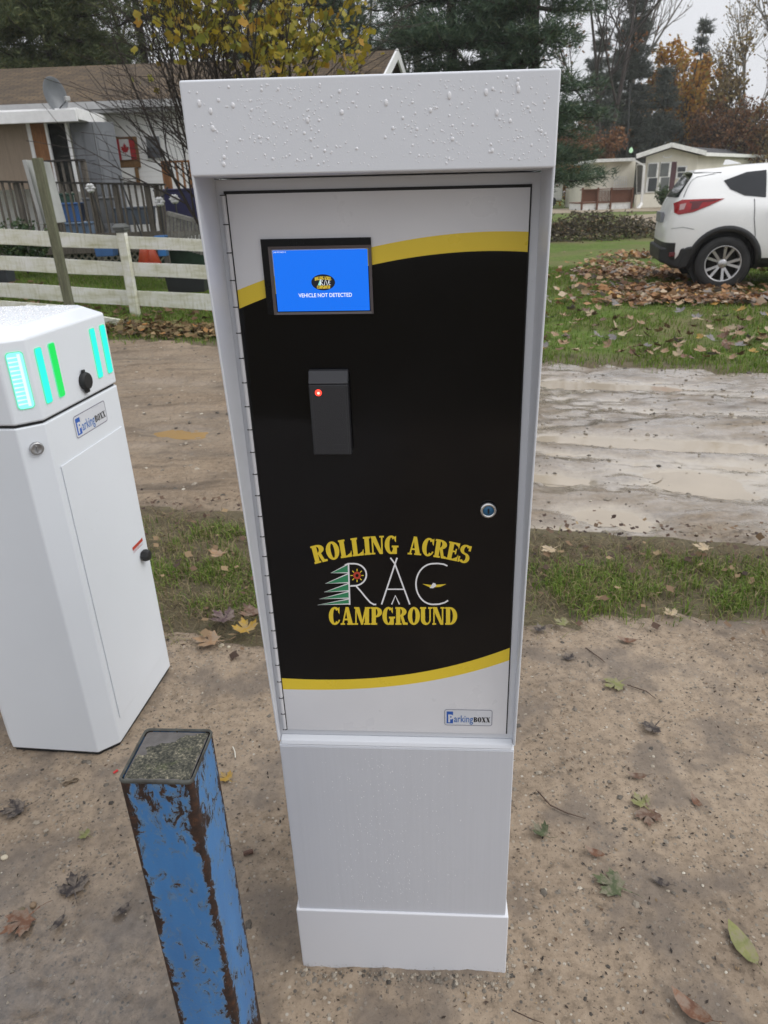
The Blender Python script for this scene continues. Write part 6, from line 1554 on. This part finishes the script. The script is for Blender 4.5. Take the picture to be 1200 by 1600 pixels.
# sandy lane before the mobile home and the bare patch
q = NT('sandy_lane'); p = q.pos(space='World'); q.set(Base_Color=q.ramp(q.noise(p, 1.5, 5), [(.3, (.22, .18, .125)), (.7, (.34, .28, .20))]), Roughness=.9); M_lane = q.m
def lane(name, ring_px, z):
    m = MB(); m.add([tuple(onz(x, y, z)) for x, y in ring_px], [tuple(range(len(ring_px)))]); o = m.build(name, M_lane); o['kind'] = 'structure'
lane('lane', [(850, 326.5), (1000, 323), (1300, 313), (1300, 320), (1020, 330), (960, 331), (850, 334)], .136)
lane('sandy_patch', [(965, 340), (990, 336), (1040, 333), (1130, 333), (1130, 352), (1040, 357), (1000, 358), (975, 350)], .134)
# ------------------------------------------------------------ fallen leaves
def lmat(name, c, c2): 
    q = NT(name); p = q.pos(); f = q.noise(p, 28, 5, .65); q.set(Base_Color=q.mix(q.ramp(q.noise(p, 55, 4, .7), [(.45, 0), (.62, .65)]), q.ramp(f, [(.3, c2), (.65, c)]), (.20, .165, .13)), Roughness=.62, Specular_IOR_Level=.35); q.bump(q.noise(p, 120, 3), .3, .003); return q.m
LM = {'tan': lmat('tan_leaf', (.36, .235, .13), (.20, .115, .06)), 'brown': lmat('brown_leaf', (.16, .085, .05), (.07, .04, .028)), 'dark': lmat('dark_wet_leaf', (.045, .034, .032), (.02, .016, .016)),
      'green': lmat('green_leaf', (.085, .105, .040), (.045, .058, .028)), 'yellow': lmat('yellow_leaf', (.42, .27, .03), (.28, .16, .03)), 'olive': lmat('yellow_green_leaf', (.23, .23, .075), (.12, .13, .05)),
      'rust': lmat('rust_leaf', (.19, .085, .042), (.09, .042, .026)), 'pale': lmat('pale_leaf', (.50, .40, .26), (.34, .25, .15)), 'grey': lmat('grey_leaf', (.20, .19, .20), (.11, .105, .11)), 'plum': lmat('plum_leaf', (.10, .058, .060), (.05, .03, .034))}
OVAL = [(0, -.55), (.14, -.40), (.24, -.1), (.22, .15), (.12, .42), (0, .62), (-.12, .42), (-.22, .15), (-.24, -.1), (-.14, -.40)]
n_leaf = [0]
def one_leaf(px, py, size, kind, label, curl=.4, rot=None, z=None, outline=MAPLE, name='fallen_leaf', tilt=(0, 0)):
    n_leaf[0] += 1
    c = onz(px, py, 0); zz = float(apron_z(np.array([c[0]]), np.array([c[1]]))[0]) if z is None else z; c = onz(px, py, max(zz, 0) + .002)
    o = link(name, leaf_mesh(name, LM[kind], size, curl, n_leaf[0], outline)); o.location = (c[0], c[1], max(zz, -.01) + .003)
    o.rotation_euler = (tilt[0], tilt[1], rot if rot is not None else n_leaf[0] * 1.7); return tag(o, label, 'leaf')
one_leaf(962, 1070, .075, 'olive', 'green and yellow maple leaf lying near the grass right of the kiosk', .3, 2.0)
one_leaf(847, 1303, .050, 'green', 'small curled green maple leaf on the dirt close to the kiosk base', .7, .6)
one_leaf(1020, 1137, .062, 'dark', 'black shrivelled leaf with a long stem on the dirt right of the kiosk', .7, 2.2)
one_leaf(995, 1215, .046, 'brown', 'small reddish-brown folded leaf below the black shrivelled leaf', .9, 1.3, outline=OVAL)
one_leaf(1003, 1255, .055, 'olive', 'olive half-buried leaf in the middle of the dirt right of the kiosk', .25, .3)
one_leaf(1012, 1272, .07, 'brown', 'brown flat decayed leaf touching the olive half-buried leaf', .2, 2.9)
one_leaf(960, 1385, .080, 'green', 'muddy flat dark green leaf lower right of the kiosk', .12, 1.0)
one_leaf(1032, 1378, .042, 'dark', 'narrow dark curled leaf right of the muddy green leaf', .8, .9, outline=OVAL)
one_leaf(1160, 1478, .088, 'olive', 'long yellow-green oval leaf at the lower right edge', .3, .15, outline=OVAL)
one_leaf(1080, 1582, .075, 'rust', 'curled rust-brown leaf at the bottom edge right of the kiosk', 1.1, .7, outline=OVAL)
one_leaf(980, 1002, .06, 'rust', 'reddish curled leaf where dirt meets grass right of the kiosk', .9, 1.2, outline=OVAL)
one_leaf(930, 1335, .045, 'rust', 'thin orange-brown leaf strip between kiosk and muddy leaf', 1.0, 1.0, outline=OVAL)
one_leaf(890, 1030, .045, 'dark', 'small dark leaf on the dirt just right of the kiosk bottom band', .5, .4)
one_leaf(1088, 1253, .04, 'rust', 'small rust leaf standing on edge far right on the dirt', 1.2, .2, outline=OVAL)
one_leaf(355, 1218, .045, 'yellow', 'yellow leaf between the blue bollard and the kiosk', .3, .8)
one_leaf(134, 1305, .035, 'olive', 'small yellowish leaf left of the blue bollard', .2, 1.1)
one_leaf(110, 1222, .0, 'dark', 'x', .2, 0) if False else None
one_leaf(115, 1385, .075, 'dark', 'black sodden maple leaf stuck in mud left of the bollard', .18, .5)
one_leaf(35, 1435, .080, 'rust', 'reddish muddy maple leaf at the left edge of the dirt', .22, 2.4)
one_leaf(28, 1265, .075, 'dark', 'dark rotten leaf at the left edge below the white cabinet', .3, 1.9)
one_leaf(90, 1440, .04, 'dark', 'narrow dark leaf right of the reddish muddy leaf', .4, 2.8, outline=OVAL)
one_leaf(190, 1420, .040, 'dark', 'dark folded leaf beside the left flank of the bollard', .6, 2.5, outline=OVAL)
one_leaf(345, 868, .095, 'tan', 'pinkish tan curled maple leaf on the grass left of the kiosk', .7, 2.6, z=.045)
one_leaf(330, 1003, .11, 'tan', 'large tan maple leaf where the grass meets the dirt left of the kiosk', .25, 1.4, z=.004)
one_leaf(352, 968, .11, 'plum', 'dull purple maple leaf on the grass edge left of the kiosk', .4, .9, z=.02)
one_leaf(385, 985, .10, 'yellow', 'ochre yellow maple leaf touching the kiosk side at the grass edge', .6, .4, z=.02)
one_leaf(398, 962, .10, 'brown', 'brown crumpled leaf tucked against the kiosk at the grass edge', .9, 2.0, z=.03)
one_leaf(1050, 960, .06, 'pale', 'pale yellow leaf on the near grass edge right of the kiosk', .25, .4, z=.004)
one_leaf(1100, 857, .075, 'pale', 'whitish leaf on the grass by the road right of the kiosk', .35, 1.1, z=.04)
one_leaf(860, 860, .075, 'pale', 'pale grey-green leaf on the grass touching the kiosk right side', .3, 2.0, z=.04)
one_leaf(880, 975, .06, 'olive', 'yellowish leaf at the dirt edge just right of the kiosk', .3, .9, z=.004)
one_leaf(845, 985, .05, 'dark', 'blackish leaf at the dirt edge against the kiosk right side', .5, .2, z=.004)
# odds and ends on the dirt
def small(name, label, cat, px, py, build, mat, rot=0.0):
    c = onz(px, py, 0); m = MB(); build(m); o = m.build(name, mat); o.location = (c[0], c[1], float(apron_z(np.array([c[0]]), np.array([c[1]]))[0]) + .002); o.rotation_euler = (0, 0, rot); return tag(o, label, cat)
M_twig = simple('twig_bark', (.07, .045, .032), .85, var=.4); M_rstn = [simple('pale_stone', (.50, .44, .33), .6, var=.15), simple('olive_stone', (.15, .12, .07), .5, var=.3), simple('brown_stone', (.22, .15, .09), .6, var=.3)]
def chainlink(m):
    m.smooth = True
    for x in (-.012, .012):
        m.tube([(x + .007 * math.cos(t), .007 * math.sin(t), .002) for t in np.linspace(0, 6.283, 15)], .0022, 6)
    m.smooth = False; m.box(-.008, .008, -.004, .004, .0, .0035)
small('chain_link', 'small muddy metal chain link lying left of the bollard top', 'chain link', 110, 1222, chainlink, simple('rusty_link', (.16, .12, .08), .5, .5), .5)
small('plastic_scrap', 'tiny red and white plastic scrap just left of the bollard top', 'litter', 181, 1207, lambda m: m.box(-.007, .007, -.003, .003, 0, .003), simple('red_scrap', (.5, .03, .03), .4), .9)
small('straw', 'bent white straw on the dirt between the bollard and kiosk', 'litter', 366, 1178, lambda m: m.tube([(0, -.022, .002), (.003, 0, .003), (.001, .025, .002)], .0014, 6), simple('white_straw', (.7, .68, .6), .5), .35)
small('rusty_bolt', 'short rusty bolt on the dirt right of the bollard', 'bolt', 388, 1333, lambda m: m.tube([(-.012, 0, .006), (.012, 0, .006)], .0055, 8), simple('rust_bolt', (.09, .045, .03), .7), .3)
def stone(px, py, r, mi, label, seed):
    rg = np.random.RandomState(seed); bm = bmesh.new(); bmesh.ops.create_icosphere(bm, subdivisions=2, radius=r)
    for v in bm.verts: v.co = Vector((v.co.x * 1.25, v.co.y, v.co.z * .65)) * (1 + .25 * (float(vnoise(np.array([v.co.x / r * 1.3 + seed]), np.array([v.co.y / r * 1.3 + v.co.z / r]), seed)[0]) - .5))
    for f in bm.faces: f.smooth = True
    me = bpy.data.meshes.new('stone'); bm.to_mesh(me); bm.free(); me.materials.append(M_rstn[mi]); o = link('stone', me); c = onz(px, py, 0)
    o.location = (c[0], c[1], float(apron_z(np.array([c[0]]), np.array([c[1]]))[0]) + r * .3); o.rotation_euler = (0, 0, seed); tag(o, label, 'stone')
stone(30, 1420, .011, 1, 'olive brown pebble in the mud above the reddish leaf', 1); stone(50, 1409, .008, 2, 'tan brown pebble beside the olive pebble at the left', 2)
stone(6, 1338, .008, 0, 'whitish pebble at the far left edge of the dirt', 3); stone(345, 1006, .010, 0, 'pale cream pebble beside the large tan leaf', 4); stone(357, 1009, .007, 0, 'small cream pebble right of the pale cream pebble', 5)
def twig(pts, label, r=.0018):
    P = [Vector(onz(x, y, .006)) for x, y in pts]; m = MB(); m.smooth = True; m.tube([p - P[0] for p in P], [r] * (len(P) - 1) + [r * .5], 6); o = m.build('twig', M_twig); o.location = P[0]; tag(o, label, 'twig')
twig([(840, 1236), (860, 1258), (885, 1270), (915, 1279)], 'thin dark twig on the dirt right of the lower kiosk panel')
twig([(915, 1012), (940, 1030), (945, 1035)], 'short dark twig near the grass right of the kiosk')
twig([(980, 1070), (1010, 1080), (1025, 1092)], 'bent brown twig beside the green and yellow leaf')
twig([(800, 1578), (830, 1592), (850, 1599)], 'pale straw-like twig at the bottom edge by the kiosk base', .0012)
# leaf bits and crumbs nobody could count
rr = np.random.RandomState(31)
def flakes(name, X, Y, Z, size, stops, seed, shape='leaf', flat=.35):
    rg = np.random.RandomState(seed); n = len(X); C = np.stack([X, Y, Z], 1); s = size * rg.uniform(.5, 1.4, n)
    a = np.stack([rg.normal(0, 1, n), rg.normal(0, 1, n), rg.normal(0, flat, n)], 1); a /= np.linalg.norm(a, axis=1)[:, None]; up = np.stack([rg.normal(0, flat, n), rg.normal(0, flat, n), np.ones(n)], 1); b = np.cross(up, a); b /= np.linalg.norm(b, axis=1)[:, None]; c = np.cross(a, b)
    pts = [(0, -.5), (.30, -.2), (.5, .1), (.28, .2), (.05, .6), (-.25, .22), (-.5, .12), (-.32, -.22)] if shape == 'maple' else [(0, -.5), (.22, 0), (0, .5), (-.22, 0)]
    m = len(pts); k = rg.uniform(-.5, .9, n)
    V = np.stack([C + s[:, None] * (x * a + y * b + (k * (x * x + .6 * y * y))[:, None] * c) for x, y in pts], 1).reshape(-1, 3)
    o = link(name, mesh_np(name, V, np.arange(n)[:, None] * m + np.arange(m)[None], leafmat(name + '_colours', stops, .65, .15), False)); o['kind'] = 'stuff'; return o
X = rr.uniform(-1.5, 1.8, 4200); Y = rr.uniform(.5, 2.4, 4200); kk = (fbm(X * 3.3, Y * 3.3, 62, 3) > rr.uniform(.35, .8, 4200)) & ~((np.abs(X) < .25) & (np.abs(Y - 1.15) < .23)); X, Y = X[kk], Y[kk]
flakes('leaf_crumbs', X, Y, apron_z(X, Y) + .003, .0095, [(0, (.018, .015, .013)), (.5, (.05, .036, .028)), (.8, (.11, .07, .045)), (1, (.30, .22, .13))], 1)
X = rr.uniform(-3, 3.2, 700); Y = rr.uniform(2.1, 3.4, 700); kk = (Y < y_near(X) + .1); X, Y = X[kk], Y[kk]
flakes('verge_leaf_litter', X, Y, .012 + rr.uniform(0, .03, len(X)), .03, [(0, (.04, .028, .024)), (.4, (.11, .065, .042)), (.7, (.20, .13, .075)), (1, (.34, .25, .14))], 2, 'maple')
X = rr.uniform(-1.6, 2.2, 420); Y = y_near(X) + rr.normal(-.02, .10, 420)
flakes('verge_leaf_litter', X, Y, .012 + rr.uniform(0, .02, len(X)), .022, [(0, (.03, .02, .018)), (.6, (.09, .055, .04)), (1, (.18, .12, .08))], 3, 'maple')
# drift of leaves round the car
def drift(px, py, rx, ry, n, rot=-.24):
    c = onz(px, py, .14); u, v = rr.normal(0, 1, n) * rx, rr.normal(0, 1, n) * ry; return c[0] + u, c[1] + v + rot * u
Xs, Ys = [], []
for a in ((1000, 430, .55, .55, 950), (1040, 455, .55, .28, 700), (1010, 400, .45, .35, 300), (1130, 470, .9, .16, 650), (1230, 470, 1.0, .18, 500), (965, 415, .4, .5, 200)):
    x, y = drift(*a); Xs.append(x); Ys.append(y)
X, Y = np.concatenate(Xs), np.concatenate(Ys)
flakes('leaf_drift', X, Y, zground(X, Y) + rr.uniform(0, .07, len(X)), .10, [(0, (.10, .06, .04)), (.25, (.22, .115, .06)), (.5, (.36, .19, .085)), (.68, (.44, .31, .19)), (.84, (.20, .185, .18)), (.95, (.48, .38, .27)), (1, (.45, .24, .04))], 4, 'maple')
c0 = onz(285, 505, -.03); X = rr.normal(-2.35, .6, 1900); Y = rr.normal(9.25, .24, 1900) - .25 * (X + 2.45); kk = (X > -4.2) & (X < -1); X, Y = X[kk], Y[kk]
flakes('leaf_drift', X, Y, zground(X, Y) + rr.uniform(0, .09, len(X)), .075, [(0, (.05, .035, .018)), (.35, (.13, .085, .035)), (.6, (.20, .13, .06)), (.8, (.13, .13, .05)), (.93, (.36, .26, .14)), (1, (.32, .14, .03))], 5, 'maple')
X = rr.uniform(-6.5, -2.0, 420); Y = y_far(X) + rr.uniform(.1, 3.0, 420)
flakes('yard_leaf_litter', X, Y, zground(X, Y) + .03, .09, [(0, (.06, .04, .025)), (.5, (.16, .09, .05)), (1, (.30, .21, .12))], 6, 'maple')
# separate leaves on the right lawn
kinds = [('tan', 'tan'), ('pale', 'pale beige'), ('brown', 'brown'), ('rust', 'orange-brown'), ('grey', 'grey underside-up'), ('yellow', 'yellow')]
protos = []
for i, (k, w_) in enumerate(kinds):
    for j in range(2): protos.append((leaf_mesh('lawn_leaf', LM[k], .125, (.45, .9)[j], 70 + i * 2 + j), w_))
wts = np.array([.30, .26, .14, .14, .12, .04]); n = 0; rg = np.random.RandomState(9)
while n < 230:
    px = rg.uniform(840, 1260); py = 480 + 96 * rg.uniform(0, 1) ** .8 if rg.uniform() < .8 else rg.uniform(395, 480); c = onz(px, py, .10)
    if float(y_far(c[0])) > c[1] - .1: continue
    k = rg.choice(6, p=wts); me, w_ = protos[k * 2 + rg.randint(2)]; zz = zg(c[0], c[1]); o = link('lawn_leaf', me)
    o.location = (c[0], c[1], zz + rg.uniform(.02, .05)); s = rg.uniform(.55, 1.15); o.scale = (s, s, s); o.rotation_euler = (rg.normal(0, .35), rg.normal(0, .35), rg.uniform(0, 6.28))
    tag(o, w_ + ' fallen maple leaf scattered on the roadside lawn in front of the white car', 'leaf', w_ + ' leaves on the lawn before the car'); n += 1

# ------------------------------------------------------------ damp autumn air
hz_m = bpy.data.materials.new('haze'); hz_m.use_nodes = True; ht = hz_m.node_tree; ht.nodes.clear()
ho = ht.nodes.new('ShaderNodeOutputMaterial'); hv = ht.nodes.new('ShaderNodeVolumePrincipled')
hv.inputs['Color'].default_value = (.93, .94, .96, 1); hv.inputs['Density'].default_value = .0006; ht.links.new(hv.outputs[0], ho.inputs['Volume'])
m = MB(); m.box(-150, 150, -40, 150, -3, 32); o = m.build('haze', hz_m); o['kind'] = 'stuff'
S.cycles.volume_bounces = 1
